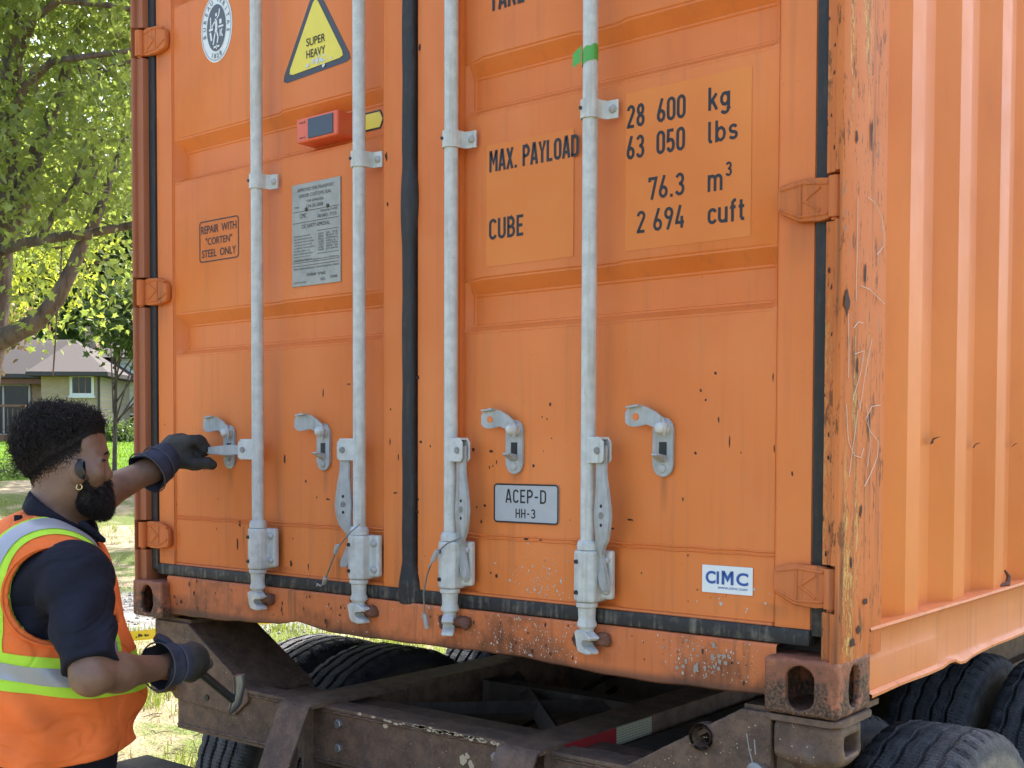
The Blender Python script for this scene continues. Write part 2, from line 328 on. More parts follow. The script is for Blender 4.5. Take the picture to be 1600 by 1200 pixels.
M_hinge = paint('orange_paint_hinge', base=(.60, .165, .040), rust=.7, dirt=1.0, rough=.6, spec=.2, low=False)
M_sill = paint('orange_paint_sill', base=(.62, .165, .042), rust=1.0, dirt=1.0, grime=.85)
def casting_mat():
    t = NT('rusty_casting_paint'); p = t.pos(); a = t.noise(p, 22, 7, .68); b = t.noise(p, 150, 4); z = t.sep(p)[2]
    m = t.ramp(t.math('ADD', a, t.ramp(z, 0, .12, -.12, .10)), .44, .54)
    c = t.mix(m, t.mix(t.ramp(b, .35, .65), (.035, .022, .016), (.17, .085, .045)), t.mix(t.ramp(a, .5, .7), (.24, .088, .046), (.40, .142, .066)))
    c = t.mix(t.ramp(t.noise(t.map(p, (60, 60, 25)), 1, 5), .66, .72), c, (.55, .25, .08))
    t.bump(t.math('ADD', t.math('MULTIPLY', a, .5), b), .5, .004); return t.done(c, .72)
M_cast = casting_mat()
def galv(name, base, dirt=.4):
    t = NT(name); p = t.pos(); a = t.noise(p, 35, 5); s = t.noise(t.map(p, (60, 60, 4)), 1, 5); b = t.noise(p, 260, 3)
    c = t.mix(t.ramp(a, .3, .7), [x*.86 for x in base], [min(1, x*1.08) for x in base])
    c = t.mix(t.math('MULTIPLY', t.ramp(s, .5, .75), dirt), c, (base[0]*.62, base[1]*.55, base[2]*.42))
    c = t.mix(t.math('MULTIPLY', t.ramp(b, .66, .72), .7), c, (.12, .09, .07))
    t.bump(t.math('ADD', a, t.math('MULTIPLY', b, .3)), .15, .003); return t.done(c, .5, .0)
M_galv = galv('pale_galvanised_paint', (.55, .56, .53), .6)
M_galv2 = galv('worn_zinc', (.40, .41, .40), .7)
M_steel = flat('worn_bare_steel', (.26, .25, .235), .42, .55, .35, 60, .3)
def rubber_mat():
    t = NT('black_rubber_gasket'); p = t.pos(); a = t.noise(p, 30, 6, .65); s = t.noise(t.map(p, (90, 90, 8)), 1, 5); z = t.sep(p)[2]
    low = t.ramp(z, .10, .26, 1, .0)
    c = t.mix(t.math('MULTIPLY', t.ramp(t.math('MULTIPLY', t.math('ADD', a, s), .5), .47, .68), t.math('ADD', t.math('MULTIPLY', low, .75), .1)), (.018, .018, .019), (.22, .20, .15))
    t.bump(a, .3, .004); return t.done(c, .62)
M_rub = rubber_mat()
def rust_mat(name, d, l, rough=.8, chips=0.0):
    t = NT(name); p = t.pos(); a = t.noise(p, 18, 7, .7); b = t.noise(p, 170, 4); s = t.noise(t.map(p, (25, 25, 5)), 1, 5)
    c = t.mix(t.ramp(a, .32, .68), d, l); c = t.mix(t.math('MULTIPLY', t.ramp(b, .55, .7), .55), c, [x*.45 for x in d])
    c = t.mix(t.math('MULTIPLY', t.ramp(s, .55, .75), .45), c, (.13, .11, .095))
    if chips: c = t.mix(t.math('MULTIPLY', t.ramp(t.vor(p, 75), .12, .08), t.ramp(t.noise(p, 7, 3), .5, .6)), c, (.50, .42, .30))
    t.bump(t.math('ADD', a, t.math('MULTIPLY', b, .6)), .45, .005); return t.done(c, rough)
M_rust = rust_mat('flaking_rust', (.075, .028, .016), (.19, .075, .04))
M_chas = rust_mat('weathered_brown_chassis_steel', (.078, .047, .033), (.175, .103, .066), .68, .7)
M_chasd = rust_mat('dark_chassis_steel', (.03, .022, .018), (.06, .042, .032), .7)
M_black = flat('black_print', (.012, .012, .013), .5, var=.1)
M_chipmark = flat('rust_mark', (.05, .02, .013), .8, var=.5, scale=120)
M_splat = flat('grey_white_splatter', (.50, .46, .40), .7, var=.3, scale=50)
M_white = flat('white_sticker', (.74, .77, .76), .45, var=.06)

# ------------------------------------------------------------------ the shipping container
cont = thing('shipping_container', 'large orange steel shipping container with closed double doors on a rusty chassis', 'container', (1.219, 0, 0))
def C(o): o.parent = cont; o.matrix_parent_inverse = Matrix.Translation((-1.219, 0, 0)); return o
def P(o, part): o.parent = part; return o     # sub-part; parts share the container's frame
FY, PY = 0.050, 0.056                          # door frame face, door panel face
HZ = [0.268, 1.06, 1.865, 2.62]                # hinge heights
BX = [0.622, 1.052, 1.386, 1.815]; BY = 0.017; BR = 0.0178
# corner castings, hollow with oval openings
def casting(x0, z0, side):
    f = Field((x0-.02, -.02, z0-.02), (x0+.182, .2, z0+.14), .0036); cx = x0+.081; cz = z0+.059
    f.add(p_box((cx, .089, cz), (.081, .089, .059), .009))
    f.sub(p_box((cx, .089, cz), (.066, .074, .047), .008))
    f.sub(p_cone((cx, -.02, cz-.0165), (cx, .05, cz-.0165), .0315, .0315)); f.sub(p_cone((cx, -.02, cz+.0135), (cx, .05, cz+.0135), .0315, .0315)); f.sub(p_box((cx, .0, cz), (.0315, .04, .02)))
    sx = x0+.162 if side > 0 else x0
    if side > 0: f.sub(p_cone((sx-.03, .089, cz-.0185), (sx+.03, .089, cz-.0185), .0255, .0255)); f.sub(p_cone((sx-.03, .089, cz+.0185), (sx+.03, .089, cz+.0185), .0255, .0255)); f.sub(p_box((sx, .089, cz), (.03, .0255, .0185)))
    x, y, z = f.grid(); f.F += (.0011*wob(x, y, z, 95)).astype(np.float32)
    return C(f.build('corner_casting', M_cast))
casting(0.0, 0.0, -1); casting(2.276, 0.0, 1)
# corner posts: rolled profile with a notch at each hinge
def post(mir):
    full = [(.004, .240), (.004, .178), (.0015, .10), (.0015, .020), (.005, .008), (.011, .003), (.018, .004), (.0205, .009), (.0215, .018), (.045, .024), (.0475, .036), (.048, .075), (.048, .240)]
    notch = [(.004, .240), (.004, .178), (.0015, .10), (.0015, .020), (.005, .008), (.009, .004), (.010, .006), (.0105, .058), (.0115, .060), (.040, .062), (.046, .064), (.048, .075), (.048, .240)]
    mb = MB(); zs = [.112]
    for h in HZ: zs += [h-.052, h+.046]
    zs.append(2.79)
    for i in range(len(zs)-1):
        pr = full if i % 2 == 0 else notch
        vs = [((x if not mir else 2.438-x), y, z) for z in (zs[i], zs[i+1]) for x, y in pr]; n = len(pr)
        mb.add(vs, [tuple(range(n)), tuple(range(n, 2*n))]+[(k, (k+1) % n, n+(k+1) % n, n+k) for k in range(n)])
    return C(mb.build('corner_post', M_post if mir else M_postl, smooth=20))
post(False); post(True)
# doors: frame plus pressed panel with deep horizontal recesses and shallow channels behind the bars
BANDS = [(.846, .866, .943, .981), (1.396, 1.418, 1.497, 1.535), (1.955, 1.976, 2.055, 2.093), (2.42, 2.44, 2.51, 2.55)]
def door(x0, x1, px0, px1, bars):
    mb = MB(); zb, zt = .168, 2.70
    mb.box(x0, px0, FY, FY+.045, zb, zt, .004); mb.box(px1, x1, FY, FY+.045, zb, zt, .004)
    mb.box(px0, px1, FY+.001, FY+.045, zb, .180, .002); mb.box(px0, px1, FY+.001, FY+.045, 2.66, zt, .002)
    xs = sorted(set([px0, px0+.020, px1-.020, px1]+[b+d for b in bars for d in (-.075, -.045, .040, .072)]))
    zs = sorted(set([.18, 2.66]+[z for b in BANDS for z in b]))
    def dep(x, z):
        g = 0
        for b in BANDS:
            if b[1]-1e-6 <= z <= b[2]+1e-6: g = .037
        e = min(1, (x-px0)/.02, (px1-x)/.02); g *= max(0, e)
        v = max([.013 if b-.046 <= x <= b+.041 else 0 for b in bars])
        return max(g, v)
    nx = len(xs); vs = [(x, PY+dep(x, z), z) for z in zs for x in xs]
    fs = [(j*nx+i, j*nx+i+1, (j+1)*nx+i+1, (j+1)*nx+i) for j in range(len(zs)-1) for i in range(nx-1)]
    mb.add(vs, fs)
    return C(mb.build('door', M_paint, smooth=30, bevel=.0045))
dl = door(.078, 1.190, .166, 1.108, BX[:2]); dr = door(1.236, 2.360, 1.384, 2.272, BX[2:])
for d, a, b in ((dl, .166, 1.108), (dr, 1.384, 2.272)):
    mb = MB(); pts = [(a+(b-a)*k/24, PY-.001, .330+.0012*math.sin(k*2.1)) for k in range(25)]
    mb.tube(pts, .0024, 6); mb.tube([(x, y, z-.009) for x, y, z in pts], .0018, 6); P(mb.build('weld_seam', M_paint, smooth=60), d)
# rubber gaskets
def gasket(d, lst):
    mb = MB()
    for x0, x1, y0, z0, z1 in lst: mb.box(x0, x1, y0, .085, z0, z1, .004)
    P(mb.build('gasket', M_rub, smooth=40), d)
gasket(dl, [(.0455, .079, .043, .15, 2.72), (.079, 1.20, .041, .138, .1725)])
gasket(dr, [(2.3585, 2.392, .047, .16, 2.72), (1.22, 2.3585, .041, .1385, .173)])
f = Field((1.15, .0, .08), (1.30, .12, 2.72), .006)
f.add(p_box((1.212, .058, 1.5), (.0215, .023, 1.37), .009)); f.add(p_ell((1.208, .06, .165), (.042, .026, .062)), .03); f.add(p_ell((1.214, .058, 1.20), (.029, .024, .10)), .02)
x, y, z = f.grid(); f.F += (.0014*wob(x, y, z, 26)).astype(np.float32)
P(f.build('gasket', M_rub), dr)
# bottom sill with a bent lower edge
sx = [.15, .40, .594, .70, .762, .83, .93, 1.2, 1.579, 1.8, 1.953, 2.29]; sz = [.012, .016, .026, .030, .047, .036, .026, .030, .034, .024, .020, .026]
X_ = np.linspace(.15, 2.29, 60); Zb = np.interp(X_, sx, sz)+.0012*np.sin(X_*40)
mb = MB(); n = len(X_)
prof = [lambda zb: (.06, .137), lambda zb: (.034, .137), lambda zb: (.030, .132), lambda zb: (.030, zb+.004), lambda zb: (.034, zb), lambda zb: (.10, zb)]
vs = [(x, pr(zb)[0]+(.004*math.sin(x*9)*(1 if k in (3, 4) else 0)), pr(zb)[1]) for k, pr in enumerate(prof) for x, zb in zip(X_, Zb)]
mb.add(vs, [(k*n+i, k*n+i+1, (k+1)*n+i+1, (k+1)*n+i) for k in range(5) for i in range(n-1)])
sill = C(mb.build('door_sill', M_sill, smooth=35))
# hinges: tapering blade with raised ribs, knuckle barrel
def hinge(h, mir):
    def q(x): return 2.438-x if mir else x
    xs = [(.030, -.044), (.062, -.046), (.110, -.044), (.150, -.024), (.158, -.016), (.158, .026), (.150, .036), (.104, .043), (.062, .041), (.030, .038)]
    if not mir: xs = [(x, -z) if 0 else (x, z) for x, z in xs]
    pol = [(q(x), z) for x, z in xs]
    if not mir: pol = [(a, -b-.004) for a, b in pol]
    mb = MB(); mb.prism(pol, (0, 0, h), (1, 0, 0), (0, 0, 1), -.048, -.030, .003)
    for k, (xa, za, xb, zb) in enumerate([(.045, .028, .10, .034), (.10, .034, .150, .026), (.045, -.033, .105, -.034), (.105, -.034, .150, -.014), (.105, .03, .105, -.03), (.062, .022, .100, -.004), (.100, .0, .062, -.026)]):
        mb.tube([(q(xa), .030, h+za), (q(xb), .030, h+zb)], .0034, 6)
    hb = mb.build('hinge', M_hinge, smooth=40)
    for sgn in (-1, 1): pass
    P(hb, dr if mir else dl)
    kb = MB().cyl((q(.026), .026, h-.044), (q(.026), .026, h+.038), .0155, n=20)
    kb.cyl((q(.026), .026, h-.050), (q(.026), .026, h-.044), .009, n=12); kb.box(min(q(.026), q(.06)), max(q(.026), q(.06)),   .033, .0455, h-.040, h+.034)
    C(kb.build('hinge_barrel', M_hinge, smooth=40))
for h in HZ[:3]: hinge(h, False)
for h in HZ[:3]: hinge(h, True)
# dirty sleeves above and below the notch edges
# locking bars
def bar(i):
    bx = BX[i]; mb = MB().tube([(bx, BY, .315), (bx+.0006, BY, 1.0), (bx, BY, 1.9), (bx, BY, 2.86)], BR, 20)
    b = C(mb.build('locking_bar', M_galv, smooth=60))
    # upper guide strap
    for zc in (1.333, 2.36):
        g = MB(); prof = []
        for k in range(11):
            an = math.radians(200-k*20); prof.append((bx+(BR+.005)*math.cos(an), BY-(BR+.005)*math.sin(an)))
        prof += [(bx+.0245, .030), (bx+.030, .043), (bx+.058, .046)]
        inner = [(x, y+.0045) for x, y in prof[::-1]]
        for k in range(len(prof)-1):
            a, c = prof[k], prof[k+1]
            def off(p, q_): 
                n_ = Vector((-(q_[1]-p[1]), q_[0]-p[0])).normalized(); return n_
            nn = off(a, c)
            t = .0045
            g.add([(a[0], a[1], zc-.021), (c[0], c[1], zc-.021), (c[0], c[1], zc+.021), (a[0], a[1], zc+.021), (a[0]-nn.x*-t, a[1]-nn.y*-t, zc-.021), (c[0]-nn.x*-t, c[1]-nn.y*-t, zc-.021), (c[0]-nn.x*-t, c[1]-nn.y*-t, zc+.021), (a[0]-nn.x*-t, a[1]-nn.y*-t, zc+.021)],
                  [(0, 1, 2, 3), (7, 6, 5, 4), (0, 4, 5, 1), (3, 2, 6, 7), (0, 3, 7, 4), (1, 5, 6, 2)])
        go = P(g.build('guide_strap', M_galv, smooth=35), b)
        P(MB().lathe([(.0095, 0), (.0095, .003), (.007, .007), (.002, .009)], (bx+.045, .0455, zc), (0, -1, 0), 16).build('bolt', M_galv2, smooth=50), b)
        P(MB().cyl((bx-.012, BY-BR-.0055, zc+.002), (bx-.012, BY-BR+.004, zc+.002), .0042, n=10).build('bolt_hole', M_black), b)
    # lower bearing housing
    hb = MB(); f_ = Field((bx-.05, -.04, .17), (bx+.12, .08, .35), .0035)
    f_.add(p_cone((bx, BY, .192+.0), (bx, BY, .308), .0285, .0285)); f_.add(p_box((bx, BY+.012, .25), (.0285, .03, .060), .004), .006)
    f_.add(p_box((bx+.028, .040, .255), (.030, .010, .0575), .006), .010)
    f_.sub(p_box((bx, BY, .17), (.05, .05, .021))); f_.sub(p_box((bx, BY, .335), (.05, .05, .023)))
    P(f_.build('bearing_housing', M_galv), b)
    P(MB().lathe([(.0255, .313), (.0255, .325), (.0225, .334), (.0178, .336)], (bx, BY, 0), (0, 0, 1), 22).build('collar', M_galv, smooth=50), b)
    for dz in (.218, .290):
        P(MB().lathe([(.0105, 0), (.010, .004), (.0075, .0080), (.002, .010)], (bx+.044, .031, dz), (0, -1, 0), 16).build('bolt', M_galv2, smooth=50), b)
        P(MB().cyl((bx-.014, BY-.0300, dz-.004), (bx-.014, BY-.02, dz-.004), .0052, n=12).build('bolt_hole', M_black), b)
    # cam foot
    lo = [(.026, .190), (.026, .180), (.0215, .177), (.0205, .160), (.0200, .150), (.0235, .140), (.0235, .134), (.0165, .126), (.0165, .112)]
    cm = MB().lathe(lo, (bx, BY-.002, 0), (0, 0, 1), 22)
    hook = [(-.030, .120), (-.012, .126), (.018, .122), (.044, .112), (.034, .103), (.010, .106), (.002, .098), (.008, .088), (.034, .083), (.040, .074), (.020, .070), (-.012, .072), (-.022, .086), (-.018, .100), (-.030, .112)]
    an = [.15, .1, .95, .45][i]
    cm.prism(hook, (bx, BY-.008, 0), (math.cos(an), -math.sin(an), 0), (0, 0, 1), -.016, .014, .003)
    P(cm.build('cam', M_galv, smooth=40), b)
    # rusty keeper on the sill
    f_ = Field((bx-.07, -.04, .04), (bx+.12, .06, .15), .0045)
    f_.add(p_box((bx+.040, .026, .104), (.020, .012, .015), .006)); f_.add(p_cone((bx+.022, .012, .106), (bx+.052, .014, .100), .010, .008), .008); f_.add(p_box((bx-.034, .028, .098), (.011, .009, .018), .005), .006)
    f_.add(p_box((bx+.004, .034, .100), (.046, .005, .011), .003), .004)
    x, y, z = f_.grid(); f_.F += (.0042*wob(x, y, z, 170, i)+.002*wob(x, y, z, 420, i)).astype(np.float32)
    C(f_.build('cam_keeper', M_rust))
    return b
bars = [bar(i) for i in range(4)]
# handle hubs and handles
def strip(mb, path, nrm, th):
    """flat bar: path of (point, half width vector); thickness along nrm"""
    vs = []; n = Vector(nrm).normalized()
    for k, (p, w) in enumerate(path):
        p = Vector(p); w = Vector(w)
        vs += [p-w-n*th/2, p+w-n*th/2, p+w+n*th/2, p-w+n*th/2]
    m = len(path); fs = [(i*4+a, i*4+(a+1) % 4, (i+1)*4+(a+1) % 4, (i+1)*4+a) for i in range(m-1) for a in range(4)]+[(3, 2, 1, 0), tuple((m-1)*4+a for a in range(4))]
    return mb.add(vs, fs)
HUBD = [(-.985, -.17), (-.98, -.20), (.975, -.22), (.97, -.24)]
for i in range(4):
    b = bars[i]; dx, dy = HUBD[i]; d = Vector((dx, dy, 0)).normalized(); nn = Vector((-d.y, d.x, 0)); zc = .545
    o = Vector((BX[i], BY, zc)); pc = o+d*.047
    hb = MB()
    for sgn in (-1, 1):
        pol = [(.008, -.029), (.058, -.029), (.066, -.022), (.066, .020), (.056, .030), (.008, .030)]
        hb.prism(pol, o+nn*sgn*.0115, d, (0, 0, 1), -.0025, .0025, .0012)
    hb.prism([(.008, .026), (.058, .026), (.058, .0315), (.008, .0315)], o, d, (0, 0, 1), -.012, .012)
    P(hb.build('hub', M_galv, smooth=30), b)
    P(MB().lathe([(.008, -.018), (.0085, -.0165), (.0085, .0165), (.008, .018)], pc, nn, 14).build('pivot_pin', M_steel, smooth=50), b)
    hm = MB()
    if i == 0:
        h = Vector((-1, -.10, -.02)).normalized(); up = Vector((0, 0, 1)); wdir = up
        p0 = pc-h*.012
        pts = [(p0, .0145), (p0+h*.06, .0145), (p0+h*.075, .0165), (p0+h*.13, .013), (p0+h*.19, .009), (p0+h*.25, .012), (p0+h*.34, .013), (p0+h*.35, .009)]
        strip(hm, [(p, up*w) for p, w in pts], nn, .009)
        HANDLE1 = (p0, h)
    else:
        lean = Vector((0, 0, 0)); wd = d
        off = [0, .004, .008, .006][i]
        pts = [(.012, .017, 0, 0), (-.045, .0165, 0, 0), (-.065, .0175, .001, 0), (-.095, .0215, .004, 0), (-.125, .0255, .005, 0), (-.150, .0285, .005, 0), (-.178, .0255, .005, 0), (-.205, .021, .002, .002), (-.232, .0155, -.014, .008), (-.248, .0140, -.018, .012), (-.262, .0150, -.014, .012), (-.31, .0165, .004, .008), (-.325, .011, .010, .007)]
        strip(hm, [(pc+Vector((0, 0, z))+wd*sx_+nn*(-sy_ if i < 2 else sy_), wd*w) for z, w, sx_, sy_ in pts], nn, .010)
    ho = P(hm.build('handle', M_galv2, smooth=30, bevel=.002), b)
    if i > 0:
        for dz, r in ((-.150, .0085), (-.128, .0042), (-.172, .0042)):
            c = pc+wd*.004+Vector((0, 0, dz)); P(MB().cyl(c-nn*.0056, c+nn*.0056, r, n=14).build('handle_hole', M_steel if r > .006 else M_black), b)
# handle retainers beside the bars
LX = [.447, .872, 1.569, 1.998]
for i, lx in enumerate(LX):
    zt, zb, r = .594, .512, .0265
    pol = [(r*math.cos(a), zt+r*math.sin(a)) for a in np.linspace(0, math.pi, 11)]+[(r*math.cos(a), zb+r*math.sin(a)) for a in np.linspace(math.pi, 2*math.pi, 11)]
    rt = C(MB().prism(pol, (lx, 0, 0), (1, 0, 0), (0, 0, 1), -PY+.001, -PY+.009, .0018).build('handle_retainer', M_galv2, smooth=30))
    fl = MB(); y0 = PY-.009
    rows = [((.020, .590), (.010, .012)), ((.006, .602), (.008, .0185)), ((-.014, .616), (.006, .0175)), ((-.034, .624), (.003, .019)), ((-.050, .625), (.0, .0245)), ((-.066, .625), (.0, .0255)), ((-.080, .623), (0, .021)), ((-.090, .621), (0, .011))]
    if i > 1: rows = [((a*.92, z+.0), w) for (a, z), w in rows]
    vs = []
    for (a, z), (sx_, hw) in rows:
        for y in (y0-.016-(.012 if a < -.04 else 0), y0-.011-(.012 if a < -.04 else 0)): vs += [(lx+a+sx_*.4, y, z+hw), (lx+a-sx_*.4, y, z-hw)]
    m = len(rows); fs = []
    for k in range(m-1):
        a, c = k*4, (k+1)*4; fs += [(a, a+1, c+1, c), (a+2, c+2, c+3, a+3), (a, c, c+2, a+2), (a+1, a+3, c+3, c+1)]
    fs += [(0, 2, 3, 1), ((m-1)*4, (m-1)*4+1, (m-1)*4+3, (m-1)*4+2)]
    fl.add(vs, fs); fl.prism([(-.074, .646), (-.040, .649), (-.040, .645), (-.074, .642)], (lx, 0, 0), (1, 0, 0), (0, 0, 1), -y0+.024, -y0+.040)
    P(fl.build('flap', M_galv2, smooth=40), rt)
    P(MB().lathe([(.017, 0), (.017, .012), (.0135, .018), (.0125, .024), (.008, .028), (.001, .029)], (lx+.004, y0, .597), (0, -1, 0), 20).build('pivot_bolt', M_galv, smooth=50), rt)
    if i > 1:
        P(MB().cyl((lx-.054, y0-.0300, .622), (lx-.054, y0-.02, .622), .0085, n=14).build('flap_hole', M_paint), rt)
    # slot with the bent tongue
    P(MB().box(lx-.009, lx+.011, y0-.0006, y0+.004, .525, .565).build('slot', M_black), rt)
    tg = MB(); tg.prism([(0, 0), (.034, .004), (.036, .000), (.004, -.016), (-.002, -.016)], (lx+.001, y0, .535), (0, -1, 0), (0, 0, 1), -.010, .010, .001)
    P(tg.build('tongue', M_galv2, smooth=30), rt)
    P(MB().lathe([(.010, 0), (.009, .004), (.002, .006)], (lx, y0, .505), (0, -1, 0), 14).build('rivet', M_galv2, smooth=50), rt)
# side wall, right and left: trapezoid corrugation; bottom side rails; header, roof, front end
def side_wall(mir):
    mb = MB(); prof = [(.20, .016), (.235, .016), (.342, .036)]; y = .424
    while y < 12.0: prof += [(y, 0), (y+.084, 0), (y+.160, .036), (y+.253, .036)]; y += .335
    prof.append((12.1, .036)); xo = .020
    vs = [((2.438-xo-d) if mir else xo+d, yy, z) for z in (.168, 2.80) for yy, d in prof]; n = len(prof)
    mb.add(vs, [(k, k+1, n+k+1, n+k) for k in range(n-1)])
    return C(mb.build('side_wall', M_side))
side_wall(True); side_wall(False)
def side_rail(mir):
    Yv = np.concatenate([np.linspace(.178, 2.2, 50), np.linspace(2.3, 12.0, 20)]); n = len(Yv)
    rows = []
    for y in Yv:
        wz = .0012*math.sin(y*7)+.0010*math.sin(y*19+1)+(-.010*math.exp(-((y-.78)/.05)**2)+.008*math.exp(-((y-.70)/.04)**2)); wx = .002*math.sin(y*5+.4)
        rows.append([(.07, .170), (.003+wx*.2, .170+wz*.15), (.0005+wx*.2, .164), (.004, .160), (.0115, .150), (.0115, .108), (.009 if y < .62 else .0115, .101), (.0115-(.004 if y < .62 else 0), .095), (.0115-(.004 if y < .62 else 0), .040), (.008, .032+wz*.3), (-.002-abs(wx)*.5, .026+wz), (-.002-abs(wx)*.5, .020+wz), (.06, .020+wz)])
    m = len(rows[0]); vs = [((2.438-r[0]) if mir else r[0], y, r[1]) for y, row in zip(Yv, rows) for r in row]
    return C(MB().add(vs, [(i*m+k, i*m+k+1, (i+1)*m+k+1, (i+1)*m+k) for i in range(n-1) for k in range(m-1)]).build('side_rail', M_rail, smooth=40))
side_rail(True); side_rail(False)
C(MB().box(.05, 2.388, .03, .12, 2.70, 2.88, .01).build('door_header', M_paint))
C(MB().box(.01, 2.428, .12, 12.15, 2.80, 2.87, .01).build('roof', M_side))
C(MB().box(.02, 2.418, 12.05, 12.15, .02, 2.81).build('front_wall', M_side))
C(MB().box(.07, 2.368, .10, 12.04, .12, .16).build('floor_panel', M_chasd))
# printed markings
def deco(name, mb, mat, parent, **k): return P(mb.build(name, mat, **k), parent)
TY = PY-.0016
for s, x0, x1, z0, z1, w_ in [('MAX. PAYLOAD', 1.482, 1.756, 1.244, 1.296, .145), ('CUBE', 1.481, 1.591, 1.075, 1.127, .145), ('TARE', 1.482, 1.592, 1.643, 1.695, .145),
        ('28', 1.892, 1.9395, 1.284, 1.337, .135), ('600', 1.9725, 2.046, 1.284, 1.337, .135), ('63', 1.892, 1.939, 1.213, 1.266, .135), ('050', 1.972, 2.045, 1.213, 1.266, .135), ('76.3', 1.951, 2.045, 1.114, 1.165, .135), ('2 694', 1.920, 2.046, 1.042, 1.093, .135),
        ('kg', 2.103, 2.157, 1.288, 1.338, .14), ('lbs', 2.103, 2.176, 1.217, 1.264, .14), ('m', 2.103, 2.140, 1.112, 1.164, .13), ('3', 2.147, 2.162, 1.140, 1.171, .16), ('cuft', 2.104, 2.194, 1.041, 1.090, .14)]:
    deco('lettering', dtext(MB(), s, x0, x1, z0, z1, TY, w_), M_black, dr)
def panel(x0, x1, z0, z1, y, r, n=5):
    pol = []
    for cx, cz, a0 in ((x1-r, z1-r, 0), (x0+r, z1-r, 90), (x0+r, z0+r, 180), (x1-r, z0+r, 270)):
        pol += [(cx+r*math.cos(math.radians(a0+90*k/n)), cz+r*math.sin(math.radians(a0+90*k/n))) for k in range(n+1)]
    return pol
def rounded(mb, x0, x1, z0, z1, y, th, r): return mb.prism(panel(x0, x1, z0, z1, y, r), (0, 0, 0), (1, 0, 0), (0, 0, 1), -y, -y+th)
def ring(mb, x0, x1, z0, z1, y, r, w):
    a = panel(x0, x1, z0, z1, y, r); b = panel(x0+w, x1-w, z0+w, z1-w, y, max(r-w, .001)); n = len(a)
    return mb.add([(p, y, q) for p, q in a]+[(p, y, q) for p, q in b], [(i, (i+1) % n, n+(i+1) % n, n+i) for i in range(n)])
M_fresh = paint('repainted_orange_patch', base=(.76, .215, .030), rust=.1, dirt=.05)
for x0, x1, z0, z1 in ((1.472, 1.742, 1.008, 1.312), (1.889, 2.208, 1.005, 1.366)):
    m = MB(); rounded(m, x0, x1, z0, z1, PY-.0006, .0004, .004); deco('repainted_patch', m, M_fresh, dr)
m = rounded(MB(), 1.501, 1.704, .364, .462, PY-.002, .002, .010); pl = P(m.build('grey_plate', flat('grey_plate_paint', (.42, .43, .44), .45, var=.12, scale=20)), dr)
m = MB(); ring(m, 1.501, 1.704, .364, .462, PY-.0045, .010, .004); dtext(m, 'ACEP-D', 1.539, 1.667, .414, .448, PY-.0045, .13); dtext(m, 'HH-3', 1.571, 1.634, .377, .400, PY-.0045, .15)
deco('plate_lettering', m, M_black, dr)
m = rounded(MB(), 2.099, 2.222, .233, .2935, PY-.0016, .0012, .001); deco('white_sticker', m, M_white, dr)
m = MB(); text_fit(m, 'CI', 2.108, 2.141, .2525, .281, PY-.0036, .03); dtext(m, 'M', 2.1475, 2.1765, .2525, .281, PY-.0036, .24); text_fit(m, 'C', 2.183, 2.212, .2525, .281, PY-.0036, .03); text_fit(m, 'www.cimc.com', 2.138, 2.210, .2425, .2490, PY-.0036, 0)
deco('sticker_lettering', m, flat('blue_print', (.02, .09, .33), .45, var=.1), dr)
m = MB(); ring(m, .296, .490, 1.131, 1.259, PY-.0014, .012, .0035)
text_fit(m, 'REPAIR  WITH', .305, .479, 1.219, 1.244, PY-.0014, .008); text_fit(m, '"CORTEN"', .328, .458, 1.183, 1.206, PY-.0014, .008); text_fit(m, 'STEEL  ONLY', .309, .476, 1.145, 1.169, PY-.0014, .008)
deco('repair_notice_lettering', m, M_black, dl)
# inspection oval
OC = (.388, 1.843); RX, RZ = .0765, .105
def ell(mb, rx, rz, y, n=40): return mb.add([(OC[0]+rx*math.cos(2*math.pi*k/n), y, OC[1]+rz*math.sin(2*math.pi*k/n)) for k in range(n)], [tuple(range(n))])
deco('oval_sticker', ell(MB(), RX, RZ, PY-.0012), M_white, dl)
M_grey = flat('faded_dark_print', (.10, .11, .125), .5, var=.1)
m = MB(); ell(m, .046, .071, PY-.0026); n = 40
for k in range(n):
    a, b = 2*math.pi*k/n, 2*math.pi*(k+1)/n
    m.add([(OC[0]+rx*math.cos(t), PY-.0026, OC[1]+rz*math.sin(t)) for rx, rz, t in ((.0715, .099, a), (.0715, .099, b), (.0700, .0975, b), (.0700, .0975, a))], [(0, 1, 2, 3)])
def arc_text(mb, s, a0, a1, size, flip=False):
    for k, ch in enumerate(s):
        if ch == ' ': continue
        t = math.radians(a0+(a1-a0)*k/(len(s)-1)); v, f_ = text_pts(ch, 0, .01); v = v-(v.min(0)+v.max(0))/2; v = v*size
        cx, cz = OC[0]+.0585*math.cos(t), OC[1]+.0855*math.sin(t); ro = t-math.pi/2 if not flip else t+math.pi/2
        mb.add([(cx+p*math.cos(ro)-q_*math.sin(ro), PY-.0026, cz+p*math.sin(ro)+q_*math.cos(ro)) for p, q_ in v], f_)
arc_text(m, 'BUREAU VERITAS', 192, -12, .0195); arc_text(m, '1828', 250, 290, .020, True)
deco('oval_lettering', m, M_grey, dl)
m = MB()
def stroke(mb, pts, w, y):
    for (a, b), (c, d_) in zip(pts, pts[1:]):
        n_ = Vector((-(d_-b), c-a)).normalized()*w/2
        mb.add([(OC[0]+a+n_.x, y, OC[1]+b+n_.y), (OC[0]+c+n_.x, y, OC[1]+d_+n_.y), (OC[0]+c-n_.x, y, OC[1]+d_-n_.y), (OC[0]+a-n_.x, y, OC[1]+b-n_.y)], [(0, 1, 2, 3)])
